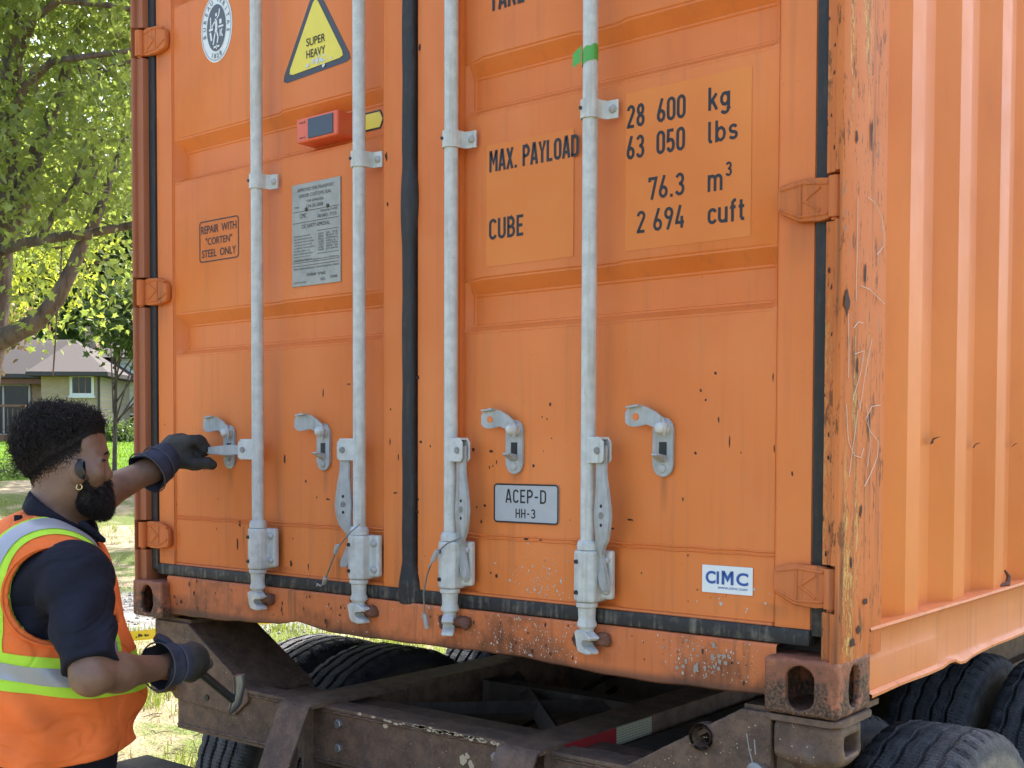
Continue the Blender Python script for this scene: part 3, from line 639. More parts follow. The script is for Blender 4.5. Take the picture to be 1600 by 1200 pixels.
for pts, w in ([[(.0, .028), (.002, .0), (-.002, -.018)], .011], [[(.004, -.012), (.010, -.030), (.006, -.048)], .006], [[(-.004, -.014), (-.010, -.034), (-.014, -.050)], .006], [[(.002, .024), (.014, .036), (.018, .054)], .005], [[(-.002, .022), (-.014, .012), (-.020, .004)], .005],
               [[(.001, .034), (.001, .044)], .009], [[(-.026, .036), (-.026, .002)], .005], [[(-.034, -.002), (-.014, -.002)], .007], [[(.012, .0), (.036, .0)], .006], [[(.022, .022), (.022, .008)], .011], [[(-.028, -.010), (-.022, -.036)], .008], [[(.020, -.008), (.020, -.030)], .004], [[(.030, -.008), (.024, -.020), (.032, -.032)], .005], [[(-.012, -.058), (.016, -.058)], .006], [[(.002, -.052), (.002, -.066)], .004]):
    stroke(m, pts, w, PY-.0036)
deco('oval_emblem', m, M_white, dl)
# warning triangle
def tri(s):
    A, B, T = Vector((.706, 1.622)), Vector((.972, 1.634)), Vector((.838, 1.850)); c = (A+B+T)/3; out = []
    for p in (A, B, T):
        p2 = c+(p-c)*s; e = (c-p2).normalized(); t = Vector((-e.y, e.x)); r = .012*s
        out += [(p2+e*r*.9+t*sg*r).to_tuple() for sg in ((1, 0, -1) if p is not None else ())] if 0 else [tuple(p2+e*r*1.2+t*r), tuple(p2+e*r*.35), tuple(p2+e*r*1.2-t*r)]
    return out
def order(pol): 
    c = np.mean(pol, 0); return sorted(pol, key=lambda p: math.atan2(p[1]-c[1], p[0]-c[0]))
deco('warning_triangle', MB().prism(order(tri(1.08)), (0, 0, 0), (1, 0, 0), (0, 0, 1), -PY+.0004, -PY+.0014), flat('triangle_border', (.055, .06, .075), .5, var=.1), dl)
deco('triangle_face', MB().prism(order(tri(.86)), (0, 0, 0), (1, 0, 0), (0, 0, 1), -PY+.0016, -PY+.0028), flat('yellow_sticker', (.80, .66, .085), .5, var=.06), dl)
m = MB(); text_fit(m, 'SUPER', .801, .880, 1.698, 1.721, PY-.0042, .008); text_fit(m, 'HEAVY', .801, .880, 1.664, 1.687, PY-.0042, .008); deco('triangle_lettering', m, M_black, dl)
m = MB()
for k in range(26):
    cx, cz = .845+random.gauss(0, .024), 1.648+random.gauss(0, .006); r = random.uniform(.002, .007)
    m.add([(cx+r*random.uniform(.5, 1.6)*math.cos(a), PY-.0044-k*1e-5, cz+r*random.uniform(.4, 1)*math.sin(a)) for a in np.linspace(0, 6.283, 8)[:-1]], [tuple(range(7))])
stuff(deco('torn_sticker_scrap', m, flat('torn_paper', (.6, .64, .68), .7, var=.2), dl))
# second warning sticker in the recess, behind the bar
m = MB().prism([(.955, 1.432), (1.060, 1.432), (1.074, 1.458), (1.060, 1.484), (.955, 1.484)], (0, 0, 0), (1, 0, 0), (0, 0, 1), -.0925, -.0915); deco('warning_sticker_border', m, M_black, dl)
m = MB().prism([(.960, 1.437), (1.057, 1.437), (1.068, 1.458), (1.057, 1.479), (.960, 1.479)], (0, 0, 0), (1, 0, 0), (0, 0, 1), -.0915, -.0905); deco('warning_sticker', m, bpy.data.materials['yellow_sticker'], dl)
# approval plate with etched lines of small type
dp = P(MB().box(.737, .941, PY-.004, PY-.0005, 1.018, 1.312, .0008).build('approval_plate', flat('dull_zinc_plate', (.33, .325, .29), .5, .25, .3, 25, .1)), dl)
m = MB(); y = PY-.0052
for (x0, x1, z) in ((.742, .936, 1.232), (.742, .936, 1.200), (.742, .936, 1.076), (.742, .936, 1.085), (.846, .934, 1.105), (.846, .934, 1.170)): m.box(x0, x1, y, y+.0005, z, z+.0011)
R2 = random.Random(3)
def words(x0, x1, z, h, s): text_fit(m, s, x0, x1, z, z+h, y, .0)
words(.762, .915, 1.289, .0095, 'APPROVED FOR TRANSPORT'); words(.770, .905, 1.272, .0095, 'UNDER CUSTOMS SEAL'); words(.800, .872, 1.256, .007, 'TYPE APPROVED'); words(.748, .768, 1.243, .005, 'TYPE'); words(.80, .87, 1.240, .009, 'CN-20-2008'); words(.772, .800, 1.213, .013, 'CIMC'); words(.860, .93, 1.222, .006, 'MANUFACTURER'); words(.848, .925, 1.207, .009, '08 0421 7733')
words(.780, .898, 1.183, .011, 'CSC SAFETY APPROVAL')
for k in range(9): words(.747, .747+R2.uniform(.06, .092), 1.160-k*.0085, .0052, ''.join(R2.choice('aeinorstlcdm  ') for _ in range(20)).strip() or 'mass')
for k in range(7): words(.850, .872, 1.158-k*.0075, .0055, ''.join(R2.choice('0123456789') for _ in range(5))); words(.882, .930, 1.158-k*.0075, .0055, ''.join(R2.choice('0123456789 ') for _ in range(9)).strip() or '12')
words(.745, .935, 1.088, .006, 'maximum operating gross mass 32500 kg'); words(.745, .935, 1.066, .006, 'first maintenance examination date'); words(.800, .880, 1.045, .011, 'timber treat'); words(.748, .80, 1.026, .006, 'immunity'); words(.86, .88, 1.028, .008, 'NO.'); words(.900, .928, 1.032, .007, '2008')
m.lathe([(.006, 0), (.005, .002), (.001, .003)], (.800, y, 1.236), (0, -1, 0), 10); m.lathe([(.006, 0), (.005, .002), (.001, .003)], (.890, y, 1.236), (0, -1, 0), 10)
P(m.build('plate_lettering', flat('etched_dark', (.06, .052, .042), .6, var=.2)), dl)
# rust nicks, scratches and splatter that can be seen on the paint (too small to pick apart)
def blob(mb, cx, y, cz, rx, rz, k=7, axis='y', sx=None):
    ph = random.random()*6; pts = []
    for j in range(k):
        a = 2*math.pi*j/k+ph*.2; s = random.uniform(.55, 1.15)
        p, q_ = cx+rx*s*math.cos(a), cz+rz*s*math.sin(a)
        pts.append((p, y, q_) if axis == 'y' else (sx, p, q_))
    mb.add(pts, [tuple(range(k))])
mk = MB(); spots = [(606, 245, 4, 9), (645, 120, 3, 6), (658, 75, 4, 9), (655, 590, 7, 5), (660, 690, 5, 3), (625, 715, 2, 8), (656, 780, 3, 4), (870, 300, 0, 0), (1118, 583, 3, 4), (1095, 610, 3, 4), (1103, 625, 3, 3), (1123, 655, 2, 8), (1140, 690, 2, 12), (1087, 708, 4, 4), (990, 1015, 0, 0), (860, 632, 3, 4), (855, 655, 2, 3), (862, 685, 2, 2), (740, 703, 4, 6), (768, 705, 6, 4), (765, 730, 2, 4), (834, 728, 3, 5), (745, 792, 2, 3), (758, 790, 4, 3), (752, 815, 3, 4), (770, 728, 2, 3), (1240, 740, 3, 5), (445, 718, 3, 14), (478, 752, 3, 3), (512, 780, 7, 2), (495, 777, 2, 3), (505, 615, 2, 9), (545, 600, 6, 2), (620, 770, 7, 2), (613, 640, 2, 4), (375, 818, 4, 9), (371, 850, 3, 12), (455, 880, 4, 7), (482, 885, 2, 8), (655, 800, 4, 5), (1210, 700, 1.5, 9), (1208, 590, 1.5, 12), (985, 812, 10, 2), (957, 826, 5, 2), (822, 842, 7, 5), (845, 844, 5, 3), (776, 900, 4, 7), (767, 895, 3, 3), (1075, 868, 2, 3), (608, 320, 3, 5), (612, 690, 2, 9)]
def unp(px, py, Y):
    v = _d+_r2*((px-800)/1841.46)-_u2*((py-767.61)/1841.46); t = (Y-CAMP.y)/v.y; return CAMP+v*t
for px, py, rx, rz in spots:
    if rx == 0: continue
    p = unp(px, py, PY); onf = p.x < .166 or 1.108 < p.x < 1.384 or p.x > 2.272; s = (p-CAMP).length/1841.46
    blob(mk, p.x, (FY if onf else PY)-.0006, p.z, rx*s*.75, rz*s*.75, 9)
for k in range(45):
    x0 = random.uniform(.1, 2.33); z0 = random.triangular(.19, .9, .22); onf = x0 < .166 or 1.108 < x0 < 1.384 or x0 > 2.272
    if 1.18 < x0 < 1.24 or min(abs(x0-b) for b in BX) < .075: continue
    if .84 < z0 < .99: continue
    r = random.uniform(.0009, .0026); blob(mk, x0, (FY if onf else PY)-.0006, z0, r, r*random.uniform(.8, 3), 7)
stuff(P(mk.build('rust_marks', M_chipmark), dr))
mk = MB()
for k in range(90):
    x0 = random.uniform(.18, 2.26); z0 = random.uniform(.045, .132); r = random.uniform(.001, .0042); blob(mk, x0, .0292, z0, r, r*random.uniform(.8, 2.6), 7)
stuff(P(mk.build('rust_marks', M_chipmark), sill))
mk = MB()
for k in range(620):
    x0 = random.choice([random.gauss(1.66, .10), random.gauss(1.66, .10), random.gauss(1.25, .14), random.gauss(2.13, .07)]); z0 = random.uniform(.04, .134)
    if not .2 < x0 < 2.25: continue
    r = abs(random.gauss(0, .0010))+.0005; blob(mk, x0, .0288, z0, r, r*random.uniform(.8, 1.5), 6)
stuff(P(mk.build('paint_splatter', M_splat), sill))
mk = MB()
for k in range(110):
    x0 = random.gauss(1.655, .055); z0 = random.triangular(.18, .33, .19); r = abs(random.gauss(0, .0012))+.0007; blob(mk, x0, PY-.0008, z0, r, r*1.2, 6)
for k in range(12):
    r = random.uniform(.0015, .0045); blob(mk, random.choice([2.24, 2.20, 2.12, 1.0])+random.gauss(0, .025), PY-.0008, random.uniform(.19, .25), r, r*1.2, 8)
stuff(P(mk.build('paint_splatter', M_splat), dr))
mk = MB()
for k in range(28):
    x0, z0 = random.gauss(2.13, .05), random.uniform(.045, .13); r = random.uniform(.0015, .0068); blob(mk, x0, .0284-k*1e-5, z0, r, r*random.uniform(.8, 1.6), 14)
stuff(P(mk.build('grey_primer_patches', flat('grey_primer', (.30, .265, .22), .7, var=.2)), sill))
# scratched chalk scribbles on the scraped post
mk = MB(); XS = 2.4378
def sideP(px, py):
    v = _d+_r2*((px-800)/1841.46)-_u2*((py-767.61)/1841.46); t = (XS-CAMP.x)/v.x; p = CAMP+v*t; return (XS+.0007, p.y, p.z)
for line in ([(1355, 308), (1368, 318), (1377, 340), (1381, 365), (1380, 385), (1370, 398)], [(1325, 490), (1326, 545), (1325, 590)], [(1333, 513), (1341, 503), (1348, 505)], [(1335, 553), (1350, 548), (1345, 580), (1332, 625)], [(1362, 530), (1352, 580), (1343, 640), (1341, 625)], [(1375, 633), (1362, 635), (1352, 655), (1360, 675), (1372, 690), (1370, 715), (1358, 745), (1350, 760)], [(1322, 632), (1325, 690), (1335, 712), (1345, 715), (1349, 700)], [(1340, 640), (1332, 700), (1326, 745)], [(1353, 630), (1360, 690), (1355, 730)], [(1345, 447), (1358, 452), (1382, 475)], [(1340, 310), (1339, 380), (1337, 470)]):
    mk.tube([sideP(*q) for q in line], .0007, 5)
stuff(C(mk.build('chalk_scribbles', flat('pale_scratch', (.70, .62, .52), .8, var=.1))))
mk = MB()
def sblob(px, py, rx, rz, k=11):
    o = sideP(px, py); sc_ = (Vector(o)-CAMP).length/1841.46; pts = []
    for j in range(k): a = 2*math.pi*j/k; s_ = random.uniform(.5, 1.2); pts.append((XS+.0004, o[1]+rx*sc_*2.4*s_*math.cos(a), o[2]+rz*sc_*s_*math.sin(a)))
    mk.add(pts, [tuple(range(k))])
for q in ((1324, 470, 5, 26), (1332, 1005, 5, 6), (1341, 985, 4, 9), (1340, 575, 1.5, 14), (1362, 210, 2, 22), (1339, 215, 2, 10), (1352, 430, 1.5, 18), (1330, 880, 2, 10), (1358, 660, 1.5, 20), (1345, 800, 2, 12), (1352, 940, 3, 6)): sblob(*q)
stuff(C(mk.build('rust_scrapes', M_chipmark)))
mk = MB()
for k in range(34):
    z0 = random.uniform(.13, 1.75); r = random.uniform(.001, .0045)
    if min(abs(z0-h) for h in HZ) < .06: continue
    blob(mk, 2.404+random.uniform(-.009, .010), .0195-k*1e-5, z0, r*.6, r*random.uniform(1, 2.2), 9)
stuff(C(mk.build('rust_marks', M_chipmark)))
# dented lips and a hook on the side wall
for py_, yy, k_ in ((.578, .66, 1.0), (.567, .985, .8), (.569, 1.335, .65)):
    C(MB().add([(2.405, yy-.03*k_, py_), (2.404, yy+.034*k_, py_+.005*k_), (2.396, yy+.004, py_-.004), (2.392, yy+.016*k_, py_-.012*k_), (2.392, yy-.012*k_, py_-.015*k_)], [(0, 1, 2, 3, 4)]).build('torn_lip', M_chipmark))
C(MB().tube([(2.415, 1.16, .172), (2.425, 1.20, .175), (2.424, 1.215, .195), (2.416, 1.205, .212)], [.006, .008, .006, .003], 8).build('lashing_hook', M_rust, smooth=60))
# ------------------------------------------------------------------ container chassis
chas = thing('trailer_chassis', 'weathered brown steel container chassis with dual wheels under the orange container', 'trailer', (1.219, 0, GZ))
def K(o): o.parent = chas; o.matrix_parent_inverse = Matrix.Translation((-1.219, 0, -GZ)); return o
BT, BB, BF = -.190, -.350, .055     # rear bolster top, bottom, front face
b = MB().box(.168, 2.27, BF, BF+.010, BB, BT-.012, .002); b.box(.168, 2.27, BF-.006, BF+.075, BT-.012, BT, .003); b.box(.168, 2.27, BF-.002, BF+.06, BB-.010, BB, .002)
bol = K(b.build('rear_bolster', M_chas))
b = MB().box(.30, 2.14, .205, .215, BB+.02, BT-.030, .002); b.box(.30, 2.14, .190, .265, BT-.028, BT-.016, .002); K(b.build('cross_beam', M_chas))
for xc in (.815, 1.628):
    b = MB().box(xc-.062, xc+.062, .0, 11.8, BT-.004, BT+.010, .002); b.box(xc-.006, xc+.006, .02, 11.8, BT-.33, BT-.004); b.box(xc-.062, xc+.062, .05, 11.8, BT-.345, BT-.33, .002)
    K(b.build('main_rail', M_chas))
    # sloping plate that carries the bumper
    b = MB(); th = .012
    b.prism([(.0, BT+.006), (-.012, BT+.006), (-.215, -.62), (-.215, -.70), (-.16, -.70), (.0, -.36)], (xc-.006, 0, 0), (0, 1, 0), (0, 0, 1), -.006, .006)
    vs = [(xc-.062, -.004, BT+.008), (xc+.062, -.004, BT+.008), (xc+.055, -.215, -.62), (xc-.055, -.215, -.62)]
    b.add(vs+[(x, y-.010, z-.006) for x, y, z in vs], [(0, 1, 2, 3), (7, 6, 5, 4), (0, 4, 5, 1), (1, 5, 6, 2), (2, 6, 7, 3), (3, 7, 4, 0)])
    K(b.build('bumper_strut', M_chas))
for k in range(9):
    yy = .75+k*1.25; K(MB().box(.88, 1.57, yy, yy+.07, BT-.16, BT-.03).build('cross_member', M_chasd))
for sgn in (-1, 1):   # diagonal braces
    b = MB(); x0 = .877 if sgn > 0 else 1.566
    b.tube([(x0, .27, BT-.06), (2.438-x0, .95, BT-.06)], .03, 4); K(b.build('diagonal_brace', M_chasd))
# end pods that lift the corners: front plate, sloped top plate, back plate
def pod(mir):
    def q(x): return 2.438-x if mir else x
    pol = [(.060, -.014), (.235, -.014), (.535, BT-.002), (.535, -.225), (.470, -.275), (.165, -.262), (.060, -.16)] if not mir else [(.165, -.014), (.235, -.014), (.535, BT-.002), (.535, -.40), (.165, -.40)]
    pol = [(q(x), z) for x, z in pol]
    if mir: pol = pol[::-1]
    mb = MB()
    if mir:
        f = Field((q(.56), BF-.02, -.42), (q(.14), BF+.03, .01), .005); n_ = len(pol); P2 = np.array(pol)
        def poly(x, y, z):
            d = np.full(np.broadcast(x, z).shape, 1e9); ins = np.zeros(d.shape, bool); X, Z = np.broadcast_arrays(x[:, :1, :], z[:, :1, :])
            d = np.full(X.shape, 1e9); ins = np.zeros(X.shape, bool)
            for i in range(n_):
                a, c = P2[i], P2[(i+1) % n_]; e = c-a; t = np.clip(((X-a[0])*e[0]+(Z-a[1])*e[1])/(e@e), 0, 1)
                d = np.minimum(d, np.hypot(X-a[0]-t*e[0], Z-a[1]-t*e[1])); cr = ((a[1] > Z) != (c[1] > Z)) & (X < (c[0]-a[0])*(Z-a[1])/(c[1]-a[1]+1e-12)+a[0]); ins ^= cr
            s = np.where(ins, -d, d); return np.maximum(s-.002, np.abs(y-BF+.003)-.008)
        f.add((poly, (q(.56), BF-.02, -.42), (q(.14), BF+.03, .01)))
        hx, hz = q(.330), -.088
        f.add(p_cone((hx, BF-.012, hz), (hx, BF+.01, hz), .031, .031)); f.sub(p_cone((hx, BF-.05, hz), (hx, BF+.05, hz), .0225, .0225))
        x, y, z = f.grid(); f.F += (.0008*wob(x, y, z, 120)).astype(np.float32)
        K(f.build('pod_plate', M_chas))
    else:
        K(mb.prism(pol, (0, 0, 0), (1, 0, 0), (0, 0, 1), -BF-.004, -BF+.010, .002).build('pod_plate', M_chas))
    b = MB(); s0, s1 = (q(.235), -.016), (q(.545), BT-.004)
    for (xa, za), (xb, zb) in ((s0, s1),):
        vs = [(xa, BF+.005, za), (xb, BF+.005, zb), (xb, .30, zb), (xa, .30, za)]; b.add(vs+[(x, y, z-.012) for x, y, z in vs], [(0, 1, 2, 3), (7, 6, 5, 4), (0, 4, 5, 1), (1, 5, 6, 2), (2, 6, 7, 3), (3, 7, 4, 0)])
    b.box(min(q(.03), q(.235)), max(q(.03), q(.235)), BF+.004, .30, -.016, -.003); b.box(min(q(.165), q(.175)), max(q(.165), q(.175)), BF+.02, .30, -.33, -.02); b.box(min(q(.17), q(.53)), max(q(.17), q(.53)), .288, .30, -.33, -.19)
    K(b.build('pod_cover', M_chas))
pod(False); pod(True)
# twist lock under each rear corner
def twist(x0, mir):
    cx = x0; f = Field((cx-.13, -.04, -.26), (cx+.13, .2, .02), .005)
    f.add(p_box((cx, .080, -.058), (.074, .066, .044), .02)); f.add(p_ell((cx, .075, -.085), (.072, .068, .035)), .02)
    f.sub(p_box((cx+(.06 if mir else -.06), .085, -.062), (.03, .036, .020), .004))
    f.add(p_cone((cx, .078, -.10), (cx, .078, -.145), .046, .044), .01); f.add(p_cone((cx, .078, -.14), (cx, .078, -.30), .040, .040))
    x, y, z = f.grid(); f.F += (.0009*wob(x, y, z, 110)).astype(np.float32)
    tl = K(f.build('twist_lock', M_chas))
    pl = MB().prism(panel(cx-.088, cx+.082, .004, .185, 0, .02), (0, 0, 0), (1, 0, 0), (0, 1, 0), -.016, -.003, .003); P(pl.build('bearing_plate', M_chas), tl)
    if mir:
        lv = MB().tube([(cx-.085, -.012, -.125), (cx-.03, -.018, -.150), (cx+.05, -.02, -.20)], [.021, .017, .011], 10); P(lv.build('lock_lever', M_chas, smooth=60), tl)
        P(MB().lathe([(.019, 0), (.019, .012), (.012, .016), (.002, .017)], (cx-.085, -.026, -.120), (0, -1, 0), 18).build('lever_bolt', M_steel, smooth=50), tl)
        P(MB().tube([(cx-.108, -.030, -.045), (cx-.100, -.034, -.075), (cx-.092, -.036, -.098), (cx-.080, -.044, -.140), (cx-.04, -.046, -.158), (cx-.015, -.04, -.162)],   .0015, 6).build('lock_spring', M_steel, smooth=60), tl)
        P(MB().tube([(cx-.09, -.030, -.055), (cx-.085, -.034, -.085)],   .0015, 6).build('lock_spring', M_steel, smooth=60), tl)
        P(MB().prism([(.058, -.118), (.066, -.120), (.135, -.20), (.125, -.215)], (cx, .03, 0), (1, 0, 0), (0, 0, 1), -.006, .006).build('lever_guard', M_galv2), tl)
twist(2.362, True)
# left pod hardware: bolt boss and hole, and lock handle knob
lb = MB().cyl((.150, -.01, -.215), (.150, BF, -.215), .026, n=18); lb.cyl((.150, -.022, -.215), (.150, -.01, -.215), .019, n=6); K(lb.build('boss_bolt', M_chas, smooth=40))
K(MB().cyl((.335, BF-.0135, -.238), (.335, BF, -.238), .010, n=14).build('bolt_hole', M_black))
# rear bumper with round lamps
bm_ = MB().box(.245, 2.193, -.235, -.110, -.520, -.400, .010); bum = K(bm_.build('rear_bumper', M_chasd))
def lamp(x, z, r, mat):
    y = -.236; P(MB().lathe([(r+.014, 0), (r+.014, .012), (r+.004, .018), (r+.001, .010)], (x, y, z), (0, -1, 0), 28).build('lamp_ring', M_rub, smooth=40), bum)
    P(MB().lathe([(r, .002), (r*.96, .012), (r*.7, .018), (r*.3, .021), (.002, .022)], (x, y, z), (0, -1, 0), 28).build('lamp_lens', mat, smooth=60), bum)
M_red = flat('red_lens', (.32, .02, .025), .25, var=.2, scale=60)
for x in (.345, .49): lamp(x, -.458, .042, M_red)
for x in (2.093, 1.948): lamp(x, -.458, .042, M_red)
# reflective tape on the right main rail
for y0, y1, mt in ((.10, .325, flat('red_reflector', (.30, .012, .02), .35, var=.15)), (.327, .50, None)):
    if mt is None:
        t = NT('pale_reflector'); p = t.pos(); g = t.math('MULTIPLY', t.ramp(t.math('SINE', t.math('MULTIPLY', t.sep(p)[1], 900)), -.2, .4), t.ramp(t.math('SINE', t.math('MULTIPLY', t.sep(p)[2], 900)), -.2, .4))
        mt = t.done(t.mix(g, (.30, .29, .20), (.68, .66, .48)), .35)
    K(MB().box(1.692, 1.6945, y0, y1, BT-.040, BT+.008).build('reflective_tape', mt))
K(MB().box(1.680, 1.692, .03, 1.4, BT-.20, BT+.0095).build('side_plate', M_chas))
# wheels
def tyre_mat(name, base, dust):
    t = NT(name); p = t.obj(); a = t.noise(p, 14, 6, .65); b = t.noise(p, 95, 5, .7); s = t.sep(p)
    c = t.mix(t.ramp(a, .35, .7), base, [x*1.8 for x in base]); c = t.mix(t.math('MULTIPLY', t.ramp(b, .5, .7), .4), c, [x*2.6 for x in base])
    rr = t.math('SQRT', t.math('ADD', t.math('MULTIPLY', s[1], s[1]), t.math('MULTIPLY', s[2], s[2])))
    wallm = t.math('MULTIPLY', t.ramp(rr, .475, .44), t.ramp(a, .3, .6, .5, 1)); c = t.mix(t.math('MULTIPLY', wallm, dust), c, (.24, .215, .17))
    ang = t.math('ARCTAN2', s[1], s[2]); si = t.ramp(t.math('SINE', t.math('ADD', t.math('MULTIPLY', ang, 260), t.math('MULTIPLY', b, 5))), .45, .85); rib = t.ramp(t.math('ABSOLUTE', t.math('SINE', t.math('MULTIPLY', s[0], 62))), .25, .65)
    si = t.math('MULTIPLY', si, t.math('MULTIPLY', rib, t.ramp(rr, .49, .50))); c = t.mix(t.math('MULTIPLY', si, .7), c, [x*.3 for x in base])
    t.bump(t.math('SUBTRACT', t.math('ADD', a, b), si), .8, .010); return t.done(c, .78)
M_tyre = tyre_mat('dusty_tyre_rubber', (.042, .044, .050), .9)
M_rim = rust_mat('dusty_rim', (.10, .085, .07), (.20, .18, .15))
TR, TW = .515, .135
def tyre_mesh():
    w = TW; k_ = TR-.505; prof = [(.30, -.105), (.315, -.118), (.36, -.132), (.42, -.138), (.465+k_, -.134), (.490+k_, -.124), (.4985+k_, -.112)]
    gr = [-.075, -.027, .027, .075]; r = TR
    for g in gr: prof += [(r-.0018*(abs(g)/.07)-.0, g-.009), (r-.0015, g-.007), (r-.014, g-.0045), (r-.014, g+.0045), (r-.0015, g+.007)]
    prof += [(.4985+k_, .112), (.490+k_, .124), (.465+k_, .134), (.42, .138), (.36, .132), (.315, .118), (.30, .105)]
    n = 220; vs = []; fs = []; m = len(prof); R = random.Random(5)
    for k in range(n):
        an = 2*math.pi*k/n
        for j, (rr, h) in enumerate(prof):
            jit = R.uniform(-.0022, .0012) if 7 <= j < m-7 else 0
            hh = h+(.003*math.sin(k*.9+j*.0) if 7 <= j < m-7 else 0)
            if j in (6, m-7) and k % 4 == 0: rr -= .012
            if j in (5, m-6) and k % 4 == 0: rr -= .006
            vs.append((hh, (rr+jit)*math.cos(an), (rr+jit)*math.sin(an)))
    fs = [(k*m+j, k*m+j+1, ((k+1) % n)*m+j+1, ((k+1) % n)*m+j) for k in range(n) for j in range(m-1)]
    me = bpy.data.meshes.new('tyre'); me.from_pydata(vs, [], fs); me.update(); me.materials.append(M_tyre); me.shade_smooth(); me.set_sharp_from_angle(angle=math.radians(40)); return me
rimb = MB().lathe([(.31, -.112), (.315, -.10), (.28, -.09), (.27, 0), (.28, .09), (.315, .10), (.31, .112), (.298, .108), (.262, .085), (.255, .02), (.20, .03), (.14, .035), (.135, .10), (.09, .115), (.01, .115)], (0, 0, 0), (1, 0, 0), 40)
tmesh = tyre_mesh(); rim0 = None
YC = [.78, 1.99]
for yc in YC:
    for xc, fl in ((.062, -1), (.395, 1), (2.043, -1), (2.376, 1)):
        t = bpy.data.objects.new('wheel', tmesh); COL.objects.link(t); t.location = (xc, yc, GZ+TR); K(t); t.rotation_euler = (random.random()*6, 0, 0)
        if rim0 is None:
            rim0 = rimb.build('rim', M_rim, smooth=40); r = rim0
        else:
            r = rim0.copy(); COL.objects.link(r)
        r.parent = t; r.rotation_euler = (0, 0, math.pi if fl < 0 else 0)
    K(MB().cyl((.3, yc, GZ+TR), (2.14, yc, GZ+TR), .062, n=16).build('axle', M_chasd, smooth=60))
for xc in (.665, 1.773): K(MB().box(xc-.05, xc+.05, .28, 2.9, -.62, BT-.03, .006).build('suspension_frame', M_chasd))
K(MB().box(.55, 1.89, 1.33, 1.42, -.60, -.10, .005).build('suspension_cross_beam', M_chasd))
for xc in (.86, 1.58): K(MB().box(xc-.04, xc+.04, .55, 2.5, GZ+TR+.06, GZ+TR+.13).build('leaf_spring', M_chasd)); 

# weld beads, bolts, hoses and chipped paint on the chassis
mb = MB()
for z in (BT-.016, BB+.004): mb.tube([(x, BF-.0015, z+.0015*math.sin(x*170)) for x in np.linspace(.17, 2.26, 160)], [.004+.0012*math.sin(k*1.9) for k in range(160)], 6)
K(mb.build('weld_bead', M_chas, smooth=60))
for x in (.70, .93, 1.51, 1.745):
    for z in (-.235, -.305): K(MB().lathe([(.014, 0), (.014, .009), (.011, .011), (.001, .011)], (x, BF, z), (0, -1, 0), 6).build('bolt', M_steel))
M_hose = flat('black_air_hose', (.013, .013, .014), .45, var=.2)
for k, (x0, c_) in enumerate(((1.02, M_hose), (1.06, M_hose), (1.42, flat('red_air_hose', (.20, .02, .02), .5, var=.2)))):
    K(MB().tube([(x0+.05*math.sin(t*1.3+k), .28+t*.45, BT-.08-.07*math.sin(t*.9+k)**2) for t in np.linspace(0, 9, 60)], .010, 8).build('air_hose', c_, smooth=60))
mk = MB()
def chip(p, ax, ay, r, asp=1.0, k=9):
    p, ax, ay = Vector(p), Vector(ax), Vector(ay); mk.add([p+ax*(r*random.uniform(.4, 1.2)*math.cos(2*math.pi*j/k)*asp)+ay*(r*random.uniform(.4, 1.1)*math.sin(2*math.pi*j/k)) for j in range(k)], [tuple(range(k))])
for k in range(70):
    x = random.triangular(.95, 1.6, 1.35); chip((x, BF-.0088, BT-.006+random.uniform(-.004, .004)), (1, 0, 0), (0, 0, 1), random.uniform(.002, .006), 2.0)
for k in range(30): chip((random.uniform(.2, 2.2), BF-.0065+random.uniform(0, .06), BT+.0006), (1, 0, 0), (0, 1, 0), random.uniform(.001, .004), 1.4)
for x, z, r in ((1.115, -.215, .010), (1.395, -.262, .016), (1.425, -.270, .014), (1.41, -.25, .010), (1.315, -.30, .006)): chip((x, BF-.0008, z), (1, 0, 0), (0, 0, 1), r)
for k in range(60):
    x, z = random.uniform(1.95, 2.26), random.uniform(-.24, -.03)
    if z < -.03-(2.203-x)*.60: chip((x, BF-.0128, z), (1, 0, 0), (0, 0, 1), random.uniform(.0006, .0022))
stuff(K(mk.build('paint_chips', flat('cream_paint_chip', (.50, .40, .27), .7, var=.3))))
# ------------------------------------------------------------------ the place behind: rising yard, gravel, lawn, houses, trees
# frame used below: a = metres to the right of the camera, b = metres ahead of it (horizontal), z up
RH = Vector((math.cos(YAW), -math.sin(YAW), 0)); DH = Vector((math.sin(YAW), math.cos(YAW), 0)); C0 = Vector((CAMP.x, CAMP.y, 0))
def L(a, b, z): return C0+RH*a+DH*b+Vector((0, 0, z))
def sstep(x, a, b): t = min(1, max(0, (x-a)/(b-a))); return t*t*(3-2*t)
def gz(a, b):
    z = GZ+2.05*(.35*sstep(b, 13, 44)+.65*min(1, max(0, (b-13)/31)))
    return z+.03*math.sin(a*.9+b*.5)*sstep(b, 5, 9)+.02*math.sin(a*2.3-b*1.7)*sstep(b, 5, 9)
bs = list(np.linspace(-30, 4, 12))+list(np.linspace(4.5, 16, 40))+list(np.linspace(16.6, 50, 50))+[60, 80, 120, 200, 400, 900]
as_ = [-600, -200, -80, -40]+list(np.linspace(-28, 12, 70))+[20, 40, 80, 200, 600]
vs = [L(a, b, gz(a, b)) for b in bs for a in as_]; n = len(as_)
